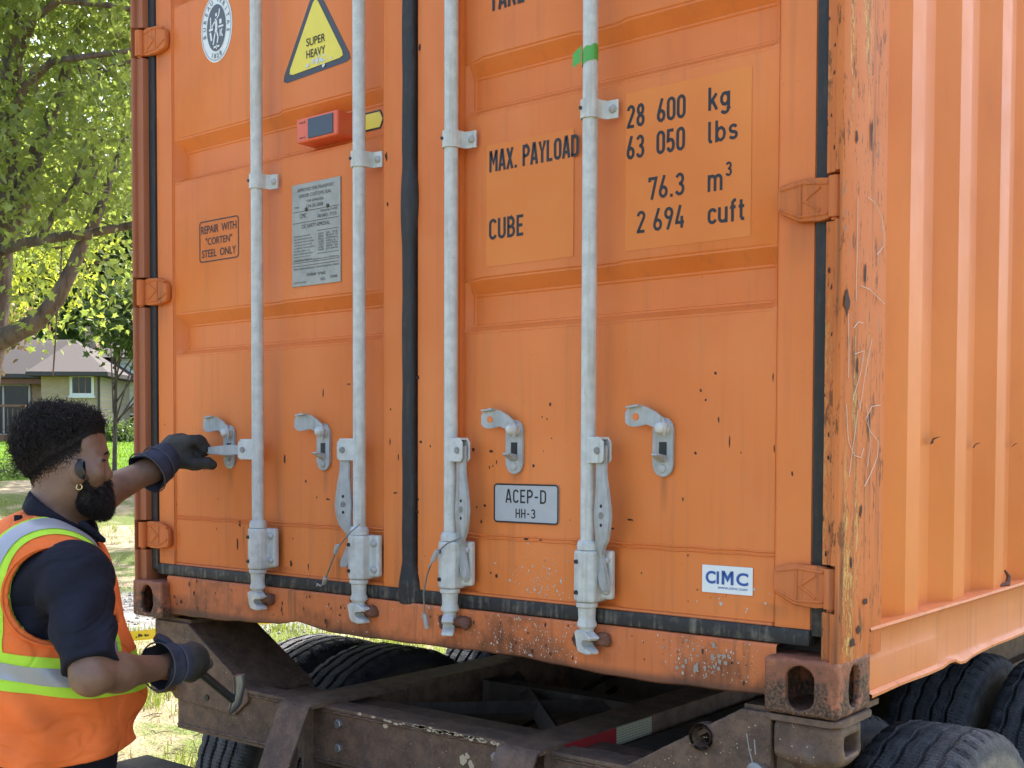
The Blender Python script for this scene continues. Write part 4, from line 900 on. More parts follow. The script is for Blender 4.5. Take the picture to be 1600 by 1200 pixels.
def ground_mat():
    t = NT('yard_ground'); p = t.pos(); x, y, _ = t.sep(p)
    da = t.math('ADD', t.math('MULTIPLY', t.math('SUBTRACT', x, CAMP.x), RH.x), t.math('MULTIPLY', t.math('SUBTRACT', y, CAMP.y), RH.y))
    db = t.math('ADD', t.math('MULTIPLY', t.math('SUBTRACT', x, CAMP.x), DH.x), t.math('MULTIPLY', t.math('SUBTRACT', y, CAMP.y), DH.y))
    n1 = t.noise(p, .55, 5, .6); n2 = t.noise(p, 3.5, 6, .65); n3 = t.noise(p, 40, 4, .6); st = t.vor(p, 55)
    dirt = t.mix(t.ramp(n2, .3, .7), (.20, .155, .10), (.38, .32, .22)); dirt = t.mix(t.math('MULTIPLY', t.ramp(n3, .5, .7), .5), dirt, (.52, .45, .31))
    grass = t.mix(t.ramp(n3, .35, .65), (.055, .085, .02), (.15, .18, .05))
    c = t.mix(t.ramp(t.math('ADD', n1, t.math('MULTIPLY', n2, .35)), .60, .74), dirt, grass)
    grav = t.mix(t.ramp(st, .1, .6), (.24, .24, .24), (.12, .115, .11)); grav = t.mix(t.ramp(n2, .45, .7), grav, (.30, .29, .27))
    b2 = t.math('SUBTRACT', t.math('ADD', db, t.math('MULTIPLY', n2, .7)), t.math('MULTIPLY', t.math('ADD', da, 3.5), .30))
    gm = t.math('MULTIPLY', t.ramp(b2, 11.0, 11.4), t.ramp(b2, 15.0, 14.2)); c = t.mix(gm, c, grav)
    lawn = t.mix(t.ramp(n3, .3, .7), (.065, .135, .010), (.12, .21, .02)); lm = t.ramp(t.math('ADD', db, t.math('MULTIPLY', n1, 4)), 30.2, 31); c = t.mix(lm, c, lawn)
    t.bump(t.math('ADD', n3, st), .6, .02); return t.done(c, .95, spec=.15)
ground = structure(MB().add(vs, [(j*n+i, j*n+i+1, (j+1)*n+i+1, (j+1)*n+i) for j in range(len(bs)-1) for i in range(n-1)]).build('ground', ground_mat(), smooth=60))
# grass tufts (nobody could count them)
def leafy(name, c1, c2, trans, rough=.55, tcol=None):
    t = NT(name); r = t.n('NewGeometry').outputs['Random Per Island']; v = t.noise(t.pos(), 1.7, 2)
    f = t.math('ADD', t.math('MULTIPLY', r, .7), t.math('MULTIPLY', v, .3)); c = t.mix(f, c1, c2); t.set(t.b, 'Base_Color', c); t.set(t.b, 'Roughness', rough); t.set(t.b, 'Specular_IOR_Level', .35)
    tr = t.n('BsdfTranslucent'); tc = t.mix(f, [x*1.0 for x in (tcol or c2)], [min(1, x*1.35) for x in (tcol or c2)]); t.set(tr, 'Color', tc)
    mx = t.n('MixShader'); t.set(mx, '_0', trans); t.t.links.new(t.b.outputs[0], mx.inputs[1]); t.t.links.new(tr.outputs[0], mx.inputs[2]); t.t.links.new(mx.outputs[0], t.out.inputs['Surface']); return t.m
def tufts(name, spots, mat, hmin, hmax, wd):
    vs = []; fs = []
    for a, b, k in spots:
        for _ in range(k):
            aa, bb = a+random.gauss(0, .06), b+random.gauss(0, .06); p = L(aa, bb, gz(aa, bb)-.01); h = random.uniform(hmin, hmax); an = random.random()*6.28; le = random.uniform(.2, .9)*h
            w = Vector((math.cos(an+1.57), math.sin(an+1.57), 0))*wd; o = Vector((math.cos(an), math.sin(an), 0))*le; i = len(vs)
            vs += [p-w, p+w, p+o*.45+Vector((0, 0, h*.65))+w*.6, p+o*.45+Vector((0, 0, h*.65))-w*.6, p+o+Vector((0, 0, h*.9))]; fs += [(i, i+1, i+2, i+3), (i+3, i+2, i+4)]
    return stuff(MB().add(vs, fs).build(name, mat))
M_grass = leafy('grass_blades', (.07, .10, .022), (.19, .22, .055), .35, tcol=(.25, .32, .05))
M_straw = leafy('dry_grass_blades', (.30, .25, .13), (.48, .41, .24), .25)
sp = []
for _ in range(1500):
    b = random.uniform(5.2, 11.4); a = random.uniform(-4.6, -.2)*b/9
    if math.sin(a*2.1+1.3)*math.sin(b*1.7+.4)+math.sin(a*.8-b*.9)*.7 > random.uniform(-.5, .6): sp.append((a, b, 14))
for _ in range(500):
    b = random.uniform(18, 29); a = random.uniform(-.46, -.30)*b
    if math.sin(a*1.1+.3)*math.sin(b*.9) > .1: sp.append((a, b, 8))
o_ = tufts('grass_tufts', sp, M_grass, .05, .15, .005); tag(o_, 'patchy green grass growing through the dry yard', 'grass')
sp = []
for _ in range(900):
    b = random.uniform(5.2, 10.8); a = random.uniform(-4.6, -.2)*b/9; sp.append((a, b, 6))
o_ = tufts('dry_grass', sp, M_straw, .02, .07, .004); tag(o_, 'dry straw and dead grass scattered over the yard', 'dry grass')
sp = [(random.uniform(-.475, -.30)*b, b, 5) for b in (random.uniform(30, 43.5) for _ in range(4200))]
o_ = tufts('lawn_grass', sp, leafy('lawn_blades', (.07, .145, .012), (.14, .24, .022), .4, tcol=(.22, .38, .03)), .05, .12, .012); tag(o_, 'short bright green lawn in front of the houses', 'lawn')
# twigs and stones in the dry yard
vs = MB()
for _ in range(260):
    b = random.uniform(5.3, 10.5); a = random.uniform(-4.4, -1.5)*b/9; p = L(a, b, gz(a, b)+.008); an = random.random()*6.28; l = random.uniform(.03, .14); q = Vector((math.cos(an)*l, math.sin(an)*l, random.uniform(-.0, .02))); vs.tube([p, p+q*.5+Vector((0, 0, .01)), p+q], random.uniform(.002, .005), 4)
o_ = stuff(vs.build('fallen_twigs', flat('dead_twig', (.14, .10, .065), .85, var=.4))); tag(o_, 'small dead twigs littering the dry yard', 'twigs')
vs = MB()
for _ in range(1500):
    b = random.uniform(10.6, 14.6); a = random.uniform(-.45, -.10)*b; r = random.uniform(.008, .028); p = L(a, b+.3*(a+3.5), 0); p.z = gz(a, b+.3*(a+3.5))+r*.3
    vs.add([p+Vector((r*random.uniform(.7, 1.2)*x, r*random.uniform(.7, 1.2)*y, r*.7*z)) for x, y, z in ((1, 0, 0), (0, 1, 0), (-1, 0, 0), (0, -1, 0), (0, 0, 1), (0, 0, -1))], [(0, 1, 4), (1, 2, 4), (2, 3, 4), (3, 0, 4), (1, 0, 5), (2, 1, 5), (3, 2, 5), (0, 3, 5)])
o_ = stuff(vs.build('gravel_stones', flat('pale_gravel', (.27, .265, .255), .85, var=.45, scale=9))); tag(o_, 'loose pale gravel stones along the drive', 'gravel')
# yellow tape strung low across the yard
pts = [(-60, 1016), (60, 1011), (160, 1004), (265, 989), (340, 978), (420, 968), (520, 962), (640, 960)]; B0 = 9.6
pp = [((px-800)*B0/1841.46, .543+(705-py)*B0/1841.46) for px, py in pts]
def tape_at(s):
    s = s*(len(pp)-1); i = min(int(s), len(pp)-2); f = s-i; return (pp[i][0]*(1-f)+pp[i+1][0]*f, pp[i][1]*(1-f)+pp[i+1][1]*f)
m = MB(); N = 60; vs = []
for k in range(N+1):
    a, z = tape_at(k/N); z = max(z, gz(a, B0)+.06)+.004*math.sin(k*1.3); tw = .25+.5*math.sin(k*.21)
    vs += [L(a, B0+.04*math.sin(tw), z+.042), L(a, B0-.04*math.sin(tw), z-.042)]
m.add(vs, [(2*k, 2*k+1, 2*k+3, 2*k+2) for k in range(N)])
tape = m.build('barrier_tape', flat('yellow_tape', (.80, .62, .04), .4, var=.05)); tag(tape, 'yellow barrier tape with black markings strung low beyond the left tyres', 'barrier tape')
m = MB()
for k in range(2, N-2):
    if k % 3 == 2: continue
    for j in range(5):
        u = random.random(); v = .5+.16*random.choice([-1, 0, 1])*random.random(); a, b2, c, d_ = (Vector(x) for x in (vs[2*k], vs[2*k+1], vs[2*k+2], vs[2*k+3]))
        p = (a*(1-u)+c*u)*(1-v)+(b2*(1-u)+d_*u)*v-DH*.004; w = RH*.006; h = Vector((0, 0, random.uniform(.005, .010))); m.add([p-w-h, p+w-h, p+w+h, p-w+h], [(0, 1, 2, 3)])
stuff(m.build('tape_print', M_black, tape))
# ---- houses
def brick_mat(name, c1, c2):
    t = NT(name); b = t.n('TexBrick', Vector=t.map(t.obj(), (1, 1, 1), rot=(math.pi/2, 0, 0)), Scale=1.0, Color1=c1, Color2=c2, Mortar=(.40, .36, .30), Mortar_Size=.010, Brick_Width=.22, Row_Height=.075); b.offset = .5
    v = t.noise(t.pos(), 6, 4); return t.done(t.mix(t.math('MULTIPLY', v, .3), b.outputs[0], (.30, .23, .15)), .9)
M_brick = brick_mat('buff_brick', (.46, .33, .17), (.55, .41, .23)); M_brick2 = brick_mat('brown_brick', (.36, .22, .12), (.43, .28, .17))
M_roof = flat('weathered_shingles', (.052, .041, .037), .9, var=.4, scale=14); M_trim = flat('white_trim', (.78, .78, .76), .5, var=.05); M_dark = flat('dark_glass', (.022, .026, .03), .12, var=.3, scale=2); M_brown = flat('brown_wood', (.20, .095, .06), .75, var=.3, scale=8); M_gut = flat('dark_gutter', (.05, .042, .04), .6)
def hframe(name, a, b, z, label, cat):
    o = thing(name, label, cat, L(a, b, z)); o.rotation_euler = (0, 0, math.atan2(RH.y, RH.x)); return o
def HB(h, name, mat, x0, x1, y0, y1, z0, z1, c=0.0, parent=None): return MB().box(x0, x1, y0, y1, z0, z1, c).build(name, mat, parent or h)
# house A: local x right, y away, z up from its floor line
A = hframe('brick_bungalow', -16.8, 45, .75, 'buff brick bungalow with hipped roof and sliding glass door behind the trees', 'house')
HB(A, 'wall', M_brick, -1.15, 1.10, 0, 7, -.4, 2.72); HB(A, 'wall', M_brick2, -9, -1.15, 1.6, 7, -.4, 2.72)
rf = MB(); e = [(-9.5, .9, 2.74), (-1.5, .9, 2.74), (-1.5, -.5, 2.74), (1.55, -.5, 2.74), (1.55, 7.5, 2.74), (-9.5, 7.5, 2.74)]; r0, r1 = (-6.5, 3.6, 4.3), (-1.1, 3.4, 4.3)
rf.add(e+[r0, r1], [(0, 1, 7, 6), (1, 2, 7), (2, 3, 7), (3, 4, 7), (4, 5, 6, 7), (5, 0, 6)]); rf.add([(x, y, z-.16) for x, y, z in e]+e, [(0, 1, 7, 6), (1, 2, 8, 7), (2, 3, 9, 8), (3, 4, 10, 9), (4, 5, 11, 10), (5, 0, 6, 11), (0, 5, 4, 3, 2, 1)])
ro = rf.build('roof', M_roof, A)
HB(A, 'gutter', M_gut, -1.5, 1.6, -.60, -.50, 2.58, 2.72, parent=ro); HB(A, 'gutter', M_gut, -9.5, -1.5, .78, .9, 2.58, 2.72, parent=ro)
HB(A, 'chimney', M_brick2, -.9, -.45, 4.0, 4.5, 4.0, 4.9, parent=ro)
HB(A, 'downpipe', M_gut, 1.02, 1.10, -.06, 0, -.4, 2.6)
def window(h, x0, x1, z0, z1, y, panes=2, fr=.10, name='window'):
    w = MB(); w.box(x0, x1, y-.05, y, z0, z0+fr); w.box(x0, x1, y-.05, y, z1-fr, z1); w.box(x0, x0+fr, y-.05, y, z0+fr, z1-fr); w.box(x1-fr, x1, y-.05, y, z0+fr, z1-fr)
    o = w.build(name, M_trim, h); k = (x1-x0-2*fr)/panes
    for i in range(panes): HB(h, 'pane', M_dark, x0+fr+i*k+.02, x0+fr+(i+1)*k-.02, y-.02, y-.008, z0+fr, z1-fr, parent=o)
    HB(h, 'sill', M_trim, x0-.05, x1+.05, y-.10, y, z0-.08, z0, parent=o); return o
window(A, -.05, .88, 1.85, 2.66, -.003, 3)
sd_ = MB(); sd_.box(-4.3, -2.2, 1.54, 1.60, .35, .42); sd_.box(-4.3, -2.2, 1.54, 1.60, 2.30, 2.40)
for x in (-4.3, -3.3, -2.27): sd_.box(x, x+.08, 1.54, 1.60, .42, 2.30)
so_ = sd_.build('sliding_door', flat('grey_aluminium', (.35, .35, .35), .4, .4), A)
for x in (-4.2, -3.2): HB(A, 'pane', M_dark, x, x+.88, 1.565, 1.575, .42, 2.30, parent=so_)
HB(A, 'porch_beam', M_brown, -9, -1.15, .95, 1.15, 2.35, 2.56); HB(A, 'porch_floor', M_brown, -9, -1.2, -1.2, 1.6, .1, .22)
for x in (-5.0, -1.45): HB(A, 'porch_post', M_brown, x, x+.14, .98, 1.12, .22, 2.35)
M_siding = flat('pale_siding', (.86, .90, .90), .5, var=.04)
B = hframe('white_siding_house', -14.6, 48.5, .70, 'white siding house on a brown brick base half hidden by the container', 'house')
HB(B, 'base_wall', M_brick2, -1.75, 8, 0, 7, -.3, 1.62)
for k in range(9): HB(B, 'siding_board', M_siding, -1.80, 8.05, -.05-.004*(k % 2), .3, 1.62+k*.22, 1.62+(k+1)*.22-.012)
rf = MB(); rf.add([(-2.3, -.6, 3.60), (8.5, -.6, 3.60), (8.5, 7.6, 3.60), (-2.3, 7.6, 3.60), (-2.3, 3.5, 5.3), (8.5, 3.5, 5.3)], [(0, 1, 5, 4), (2, 3, 4, 5), (0, 4, 3), (1, 2, 5), (0, 3, 2, 1)]); rf.build('roof', M_roof, B)
window(B, -1.45, -.85, .55, 1.35, -.003, 2, .08)
# deck railing in front of the bungalow
D = hframe('deck_railing', -19.4, 42.5, gz(-19.4, 42.5), 'red brown wooden deck railing in front of the sliding door', 'railing')
HB(D, 'top_rail', M_brown, -3, 1.9, -.05, .05, 1.30, 1.38)
for x in (-2.9, -1.4, .05, 1.75): HB(D, 'post', M_brown, x, x+.11, -.05, .05, -.2, 1.30)
for k in range(26): HB(D, 'baluster', M_gut, -2.75+k*.18, -2.72+k*.18, -.02, .02, .3, 1.30)
HB(D, 'lower_board', M_brown, -3, 1.9, -.04, .04, .10, .30)
# ---- trees
def leaf_shape(kind):
    if kind == 'maple': return [(0, 0), (.18, .10), (.46, .06), (.34, .30), (.56, .55), (.26, .58), (.12, .72), (0, 1.0), (-.12, .72), (-.26, .58), (-.56, .55), (-.34, .30), (-.46, .06), (-.18, .10)]
    if kind == 'lance': return [(0, 0), (.15, .28), (.13, .6), (0, 1), (-.13, .6), (-.15, .28)]
    return [(0, 0), (.22, .22), (.28, .5), (.16, .8), (0, 1), (-.16, .8), (-.28, .5), (-.22, .22)]
def leaves(mb, centres, per, size, spread, kind='maple', droop=.6):
    sh = np.array(leaf_shape(kind)); n = len(sh); V = []; Fc = []; base = len(mb.v)
    cs = np.repeat(np.array(centres), per, 0); N = len(cs); cs = cs+rng.normal(0, spread, cs.shape)
    az = rng.uniform(0, 2*np.pi, N); dp = rng.normal(-droop, .5, N); ro = rng.uniform(-1.2, 1.2, N); s = size*rng.uniform(.65, 1.25, N)
    u = np.stack([np.cos(az)*np.cos(dp), np.sin(az)*np.cos(dp), np.sin(dp)], 1); w0 = np.stack([-np.sin(az), np.cos(az), np.zeros(N)], 1); w1 = np.cross(u, w0); w = w0*np.cos(ro)[:, None]+w1*np.sin(ro)[:, None]; nn = np.cross(w, u)
    P_ = cs[:, None, :]+(w[:, None, :]*sh[None, :, 0, None]+u[:, None, :]*sh[None, :, 1, None]-nn[:, None, :]*(np.abs(sh[:, 0])*.35)[None, :, None])*s[:, None, None]
    mb.v += [tuple(p) for p in P_.reshape(-1, 3)]; mb.f += [tuple(range(base+i*n, base+(i+1)*n)) for i in range(N)]
def fastbuild(mb, name, mat, parent):
    me = bpy.data.meshes.new(name); me.from_pydata(mb.v, [], mb.f); me.update(); return link(name, me, mat, parent)
def bark(name, c1, c2):
    t = NT(name); p = t.pos(); a = t.noise(t.map(p, (14, 14, 3)), 1, 6, .7); b = t.noise(p, 3, 3); t.bump(a, .8, .03); return t.done(t.mix(t.ramp(t.math('ADD', a, t.math('MULTIPLY', b, .4)), .45, .85), c1, c2), .9)
M_bark = bark('maple_bark', (.055, .043, .033), (.17, .14, .11)); M_bark2 = bark('dark_bark', (.04, .032, .026), (.11, .09, .075))
def pl(px, py, b): return L((px-800)*b/1841.46, b, .543+(705-py)*b/1841.46)
T1 = thing('maple_tree', 'tall maple tree with spreading grey branches beside the left of the container', 'tree', L(-4.35, 9.6, gz(-4.35, 9.6)))
limbs = [([(-80, 980, 9.4), (-62, 800, 9.35), (-40, 640, 9.3), (-22, 545, 9.2), (-8, 470, 9.2), (0, 395, 9.25), (10, 300, 9.4), (18, 200, 9.5), (30, 60, 9.6), (45, -120, 9.7), (60, -330, 9.9)], [.25, .21, .17, .15, .13, .115, .10, .09, .075, .06, .03]),
         ([(-24, 548, 9.2), (25, 524, 9.05), (62, 505, 9.0), (92, 470, 8.95), (115, 425, 8.95), (132, 385, 9.0), (150, 355, 9.05), (162, 325, 9.1), (180, 270, 9.3), (215, 190, 9.5), (250, 90, 9.8)], [.085, .075, .068, .062, .054, .047, .042, .036, .028, .02, .01]),
         ([(0, 400, 9.25), (38, 322, 9.4), (63, 245, 9.5), (82, 200, 9.6), (100, 150, 9.7), (116, 100, 9.8), (140, 20, 10), (160, -80, 10.2)], [.09, .075, .065, .055, .048, .04, .03, .02]),
         ([(8, 395, 9.2), (45, 384, 9.0), (95, 375, 8.9), (150, 368, 8.9), (205, 357, 8.9), (300, 330, 8.9)], [.045, .04, .036, .032, .028, .012]),
         ([(66, 381, 8.95), (86, 343, 9.1), (112, 308, 9.2), (128, 270, 9.3), (140, 225, 9.4)], [.03, .026, .02, .014, .008]),
         ([(14, 250, 9.5), (42, 126+20, 8.8), (87, 106, 8.6), (147, 97, 8.5), (205, 90, 8.5), (290, 60, 8.5)], [.05, .032, .027, .022, .018, .008]),
         ([(24, 120, 9.6), (60, 40, 8.7), (100, 12, 8.5), (160, 18, 8.4), (215, 26, 8.4), (300, 10, 8.4)], [.05, .03, .025, .02, .016, .008]),
         ([(120, 300, 9.2), (150, 240, 9.3), (178, 210, 9.3), (204, 195, 9.3)], [.016, .013, .01, .006]),
         ([(20, 240, 9.5), (30, 190, 9.3), (38, 165, 9.2), (60, 120, 9.0)], [.045, .035, .03, .02]),
         ([(100, 372, 8.9), (98, 430, 8.9), (92, 480, 8.9), (88, 540, 8.95), (84, 590, 9.0)], [.006, .005, .005, .005, .004])]
mb = MB()
for pts, r in limbs[:-1]: mb.tube([pl(*p) for p in pts], r, 10)
for _ in range(90):
    px, py, b = random.uniform(-120, 240), random.uniform(-200, 430), random.uniform(8.3, 11); q = [pl(px, py, b)]
    for k in range(4): q.append(q[-1]+Vector((random.gauss(0, .09), random.gauss(0, .09), random.gauss(.02, .08))))
    mb.tube(q, [.010, .008, .006, .005, .003], 5, False)
def T(o, tree): o.matrix_parent_inverse = tree.matrix_basis.inverted(); o.parent = tree; return o
tr1 = T(mb.build('trunk', M_bark, smooth=60), T1); tr1.matrix_parent_inverse = Matrix.Translation(-T1.location)
mb = MB(); cs = []
for _ in range(1150):
    px, py = random.uniform(-160, 250), random.uniform(-330, 520); b = random.uniform(8.2, 11.8)
    if py > 330 and random.random() < .62+.3*(py-330)/190: continue
    if math.sin(px*.045+py*.03)*math.sin(py*.035-px*.02+1.0) < -.30 and random.random() < .85: continue
    cs.append(pl(px, py, b))
for _ in range(900):
    an = random.random()*6.28; r = math.sqrt(random.random()); cs.append(L(-4.6+3.4*r*math.cos(an), 10.5+2.8*r*math.sin(an), random.uniform(3.8, 6.8)))
leaves(mb, [tuple(c) for c in cs], 20, .070, .125, 'maple', .75); leaves(mb, [tuple(c) for c in cs], 20, .080, .125, 'lance', .75)
M_leaf = leafy('maple_leaf', (.042, .075, .024), (.165, .21, .072), .42, tcol=(.36, .46, .085))
T(fastbuild(mb, 'crown', M_leaf, None), T1).matrix_parent_inverse = Matrix.Translation(-T1.location)
rope = MB().tube([pl(*p) for p in limbs[-1][0]], .007, 6).build('hanging_vine', M_bark, smooth=60); tag(rope, 'thin brown vine hanging straight down from the maple branch', 'vine')
def simple_tree(name, label, a, b, h, cr, cz, n, per, size, spread, mat, bk, trunk_r, kind='round', dens=None, grp=None, off=0.0):
    base = L(a, b, gz(a, b)); t = thing(name, label, 'tree', base, grp)
    mb = MB(); pts = [base+Vector((0, 0, -.1)), base+Vector((.05, 0, h*.3)), base+Vector((-.05, .1, h*.6)), base+Vector((0, 0, h*.95))]; mb.tube(pts, [trunk_r, trunk_r*.8, trunk_r*.5, trunk_r*.15], 9)
    cs = []
    for _ in range(n):
        v = Vector((random.gauss(0, 1), random.gauss(0, 1), random.gauss(0, 1))).normalized()*(random.random()**.4); c = base+RH*off+Vector((v.x*cr[0], v.y*cr[1], cz+v.z*cr[2]))
        if wob(c.x, c.y, c.z, 2.2/max(.5, cr[0]/2)) < -.28: continue
        cs.append(tuple(c))
    for k in range(10):
        c = Vector(random.choice(cs)); s = base+Vector((0, 0, h*random.uniform(.3, .7))); mb.tube([s, (s+c)/2+Vector((0, 0, .1*h*.1)), c], [trunk_r*.4, trunk_r*.25, trunk_r*.08], 6)
    o = mb.build('trunk', bk, smooth=60); o.parent = t; o.matrix_parent_inverse = Matrix.Translation(-base)
    mb = MB(); leaves(mb, cs, per, size, spread, kind); o = fastbuild(mb, 'crown', mat, t); o.matrix_parent_inverse = Matrix.Translation(-base); return t
M_leafY = leafy('sunlit_yellow_leaf', (.12, .17, .03), (.24, .29, .06), .55, tcol=(.50, .55, .07))
M_leafD = leafy('dark_green_leaf', (.03, .06, .018), (.085, .125, .035), .3, tcol=(.14, .22, .04))
M_leafB = leafy('brownish_leaf', (.12, .08, .035), (.24, .16, .08), .3)
simple_tree('linden_tree', 'yellow green backlit tree between the maple and the houses', -8.75, 19, 6.6, (3.2, 2.2, 1.7), 5.15, 820, 16, .15, .24, M_leafY, M_bark2, .10, 'lance')
simple_tree('young_maple', 'small dark leaved maple overhanging the bungalow window', -8.95, 26.5, 4.1, (2.0, 1.5, .85), 3.95, 430, 12, .16, .22, M_leafD, M_bark2, .06, 'maple', off=.95)
simple_tree('brown_leaved_tree', 'small tree with brownish leaves at the left above the bungalow roof', -14.6, 33, 4.5, (1.6, 1.2, .8), 3.9, 110, 10, .22, .2, M_leafB, M_bark2, .09)
simple_tree('added_shade_tree', 'large pale green tree added to shade the yard, behind the maple and left of the lawn', -13.5, 27.5, 10, (4.0, 3.4, 2.7), 7.6, 560, 13, .20, .4, M_leaf, M_bark2, .22, 'lance')  # added, crown mostly out of view, to shade the middle ground
simple_tree('added_ash_tree', 'green tree added behind the container to shade the yard, only its left edge showing', -4.3, 21.5, 9.5, (3.3, 3.0, 2.4), 7.4, 520, 14, .17, .35, M_leaf, M_bark2, .18, 'lance')  # put in largely hidden by the container to cast shade on the yard
simple_tree('added_oak_tree', 'spreading tree added for shade beside the lawn behind the container, reaching left over the drive', -7.2, 33, 11, (4.2, 3.6, 2.6), 8.4, 560, 13, .22, .4, M_leaf, M_bark2, .22, 'maple')  # second added shade caster, farther back, for the ground behind the worker
for k, (a, b, h, cr, lab) in enumerate([(-22, 62, 17, 6, 'tall dark green tree behind the left end of the bungalow'), (-14.5, 66, 20, 7, 'tallest dark green tree behind the gap between the two houses'), (-29, 70, 18, 7, 'broad dark tree farthest left behind the maple'), (-6, 64, 17, 7, 'dark tree behind the white siding house')]):
    simple_tree('background_tree', lab, a, b, h, (cr, cr, h*.46), h*.55, 1100, 8, .62, .6, [M_leafD, M_leaf, M_leafD, M_leaf][k], M_bark2, .35, grp='trees behind the houses')
S = thing('foundation_shrub', 'dark green rounded shrub against the white siding house', 'shrub', L(-14.2, 42.8, gz(-14.2, 42.8))); base = S.location.copy()
mb = MB(); cs = [tuple(base+Vector((random.gauss(0, .42), random.gauss(0, .4), abs(random.gauss(.28, .20))))) for _ in range(240)]; leaves(mb, cs, 10, .11, .10, 'round'); o = fastbuild(mb, 'foliage', M_leafD, S); o.matrix_parent_inverse = Matrix.Translation(-base)
mb = MB()
for k in range(7): mb.tube([base, base+Vector((random.gauss(0, .3), random.gauss(0, .3), .7))], [.025, .01], 5)
o = mb.build('stem', M_bark2, S); o.matrix_parent_inverse = Matrix.Translation(-base)
S = thing('wild_weeds', 'low scrubby weeds at the left edge of the lawn', 'weeds', L(-12.6, 29.5, gz(-12.6, 29.5))); base = S.location.copy()
mb = MB(); cs = [tuple(base+Vector((random.gauss(0, .7), random.gauss(0, .4), abs(random.gauss(.12, .13))))) for _ in range(120)]; leaves(mb, cs, 8, .10, .10, 'round'); o = fastbuild(mb, 'foliage', M_leafD, S); o.matrix_parent_inverse = Matrix.Translation(-base)
# ------------------------------------------------------------------ the worker (same a, b, z frame)
ANG = math.atan2(RH.y, RH.x)
def q3(px, py, b): return np.array(((px-800)*b/1841.46, b, .543+(705-py)*b/1841.46))
PB = (-1.165, 2.90, GZ)
man = thing('person', 'worker in orange hi-vis vest and dark gloves reaching for the leftmost door handle', 'person', L(*PB)); man.rotation_euler = (0, 0, ANG)
def HM(o, part=None):
    if part is None: o.parent = man; o.matrix_parent_inverse = Matrix.Translation((-PB[0], -PB[1], -PB[2]))
    else: o.parent = part
    return o
def skin_mat():
    t = NT('brown_skin'); p = t.pos(); a = t.noise(p, 14, 5); b = t.noise(p, 220, 3); t.bump(t.math('ADD', a, b), .25, .003)
    b2_ = t.noise(p, 60, 5, .7); c = t.mix(t.ramp(a, .3, .7), (.160, .083, .051), (.235, .130, .085)); c = t.mix(t.math('MULTIPLY', t.ramp(b2_, .5, .75), .35), c, (.13, .062, .038)); t.set(t.b, 'Subsurface_Weight', .12); t.set(t.b, 'Subsurface_Radius', (.012, .005, .003)); return t.done(c, .5)
def cloth(name, col, var=.2, rough=.9, scale=900, bump=.25, crease=0.0):
    t = NT(name); p = t.pos(); w = t.noise(p, scale, 2); a = t.noise(p, 9, 4); h = t.math('ADD', w, t.math('MULTIPLY', a, 1.5))
    c = t.mix(t.ramp(a, .3, .7), [x*(1-var) for x in col], [min(1, x*(1+var)) for x in col])
    if crease:
        cr = t.noise(t.map(p, (4.5, 4.5, 8), rot=(.3, .5, .2)), 1, 2, .45, .9); rd = t.math('ABSOLUTE', t.math('SUBTRACT', cr, .5)); sharp = t.ramp(rd, .0, .075); h = t.math('ADD', t.math('MULTIPLY', h, .06), t.math('MULTIPLY', sharp, crease)); t.bump(h, .38, .020)
        c = t.mix(t.math('MULTIPLY', t.ramp(t.noise(p, 6, 5, .65), .52, .75), .18), c, [x*.45+.02 for x in col])
    else: t.bump(h, bump, .003)
    return t.done(c, rough, spec=.2)
M_skin = skin_mat(); M_navy = cloth('navy_polo_cloth', (.0145, .0155, .026), crease=.5); M_hair = flat('black_hair', (.017, .0125, .0115), .6, var=.4, scale=90, spec=.3)
M_vest = cloth('orange_mesh_fabric', (.90, .19, .045), .10, .8, 420, .35, crease=.5); M_lime = cloth('lime_trim', (.50, .80, .06), .08, .75, crease=.4); M_silver = flat('grey_reflective_strip', (.36, .365, .39), .35, .25, .12, 25, .1)
M_gblue = cloth('blue_glove_cuff', (.045, .050, .075), .4); M_glove = cloth('dark_leather_glove', (.050, .045, .040), .5, .65, 120, .6); M_trou = cloth('black_trousers', (.014, .014, .016))
B0_ = 2.90; ab = lambda px, py, b=B0_: q3(px, py, b)
# joints
PHI = math.radians(22); MZ = rot3('Z', -PHI); LAT = np.array((-math.sin(PHI), math.cos(PHI), 0))
SR, ER, WR = ab(116, 908, 2.71), ab(139, 1060, 2.59), ab(266, 1044, 2.84)
SL, EL, WL = ab(72, 866, 3.10), ab(104, 800, 3.36), ab(237, 735, 3.545)
TC = ab(74, 868)
def torso(f, g, k=.07):
    f.add(p_ell(ab(56, 912), (.148+g, .195+g, .145+g), MZ), k); f.add(p_ell(ab(60, 990), (.170+g, .190+g, .17+g), MZ), k); f.add(p_ell(ab(74, 1085), (.190+g, .197+g, .19+g), MZ), k); f.add(p_ell(ab(60, 1210), (.168+g, .190+g, .15+g), MZ), k)
    f.add(p_cone(TC-LAT*.125+(0, 0, -.008), TC+LAT*.12, .066+g, .070+g), k)
def shoulder(f, g): f.add(p_ell(SR, (.066+g, .062+g, .068+g)), .06); f.add(p_ell(SL, (.074+g, .066+g, .074+g)), .06)
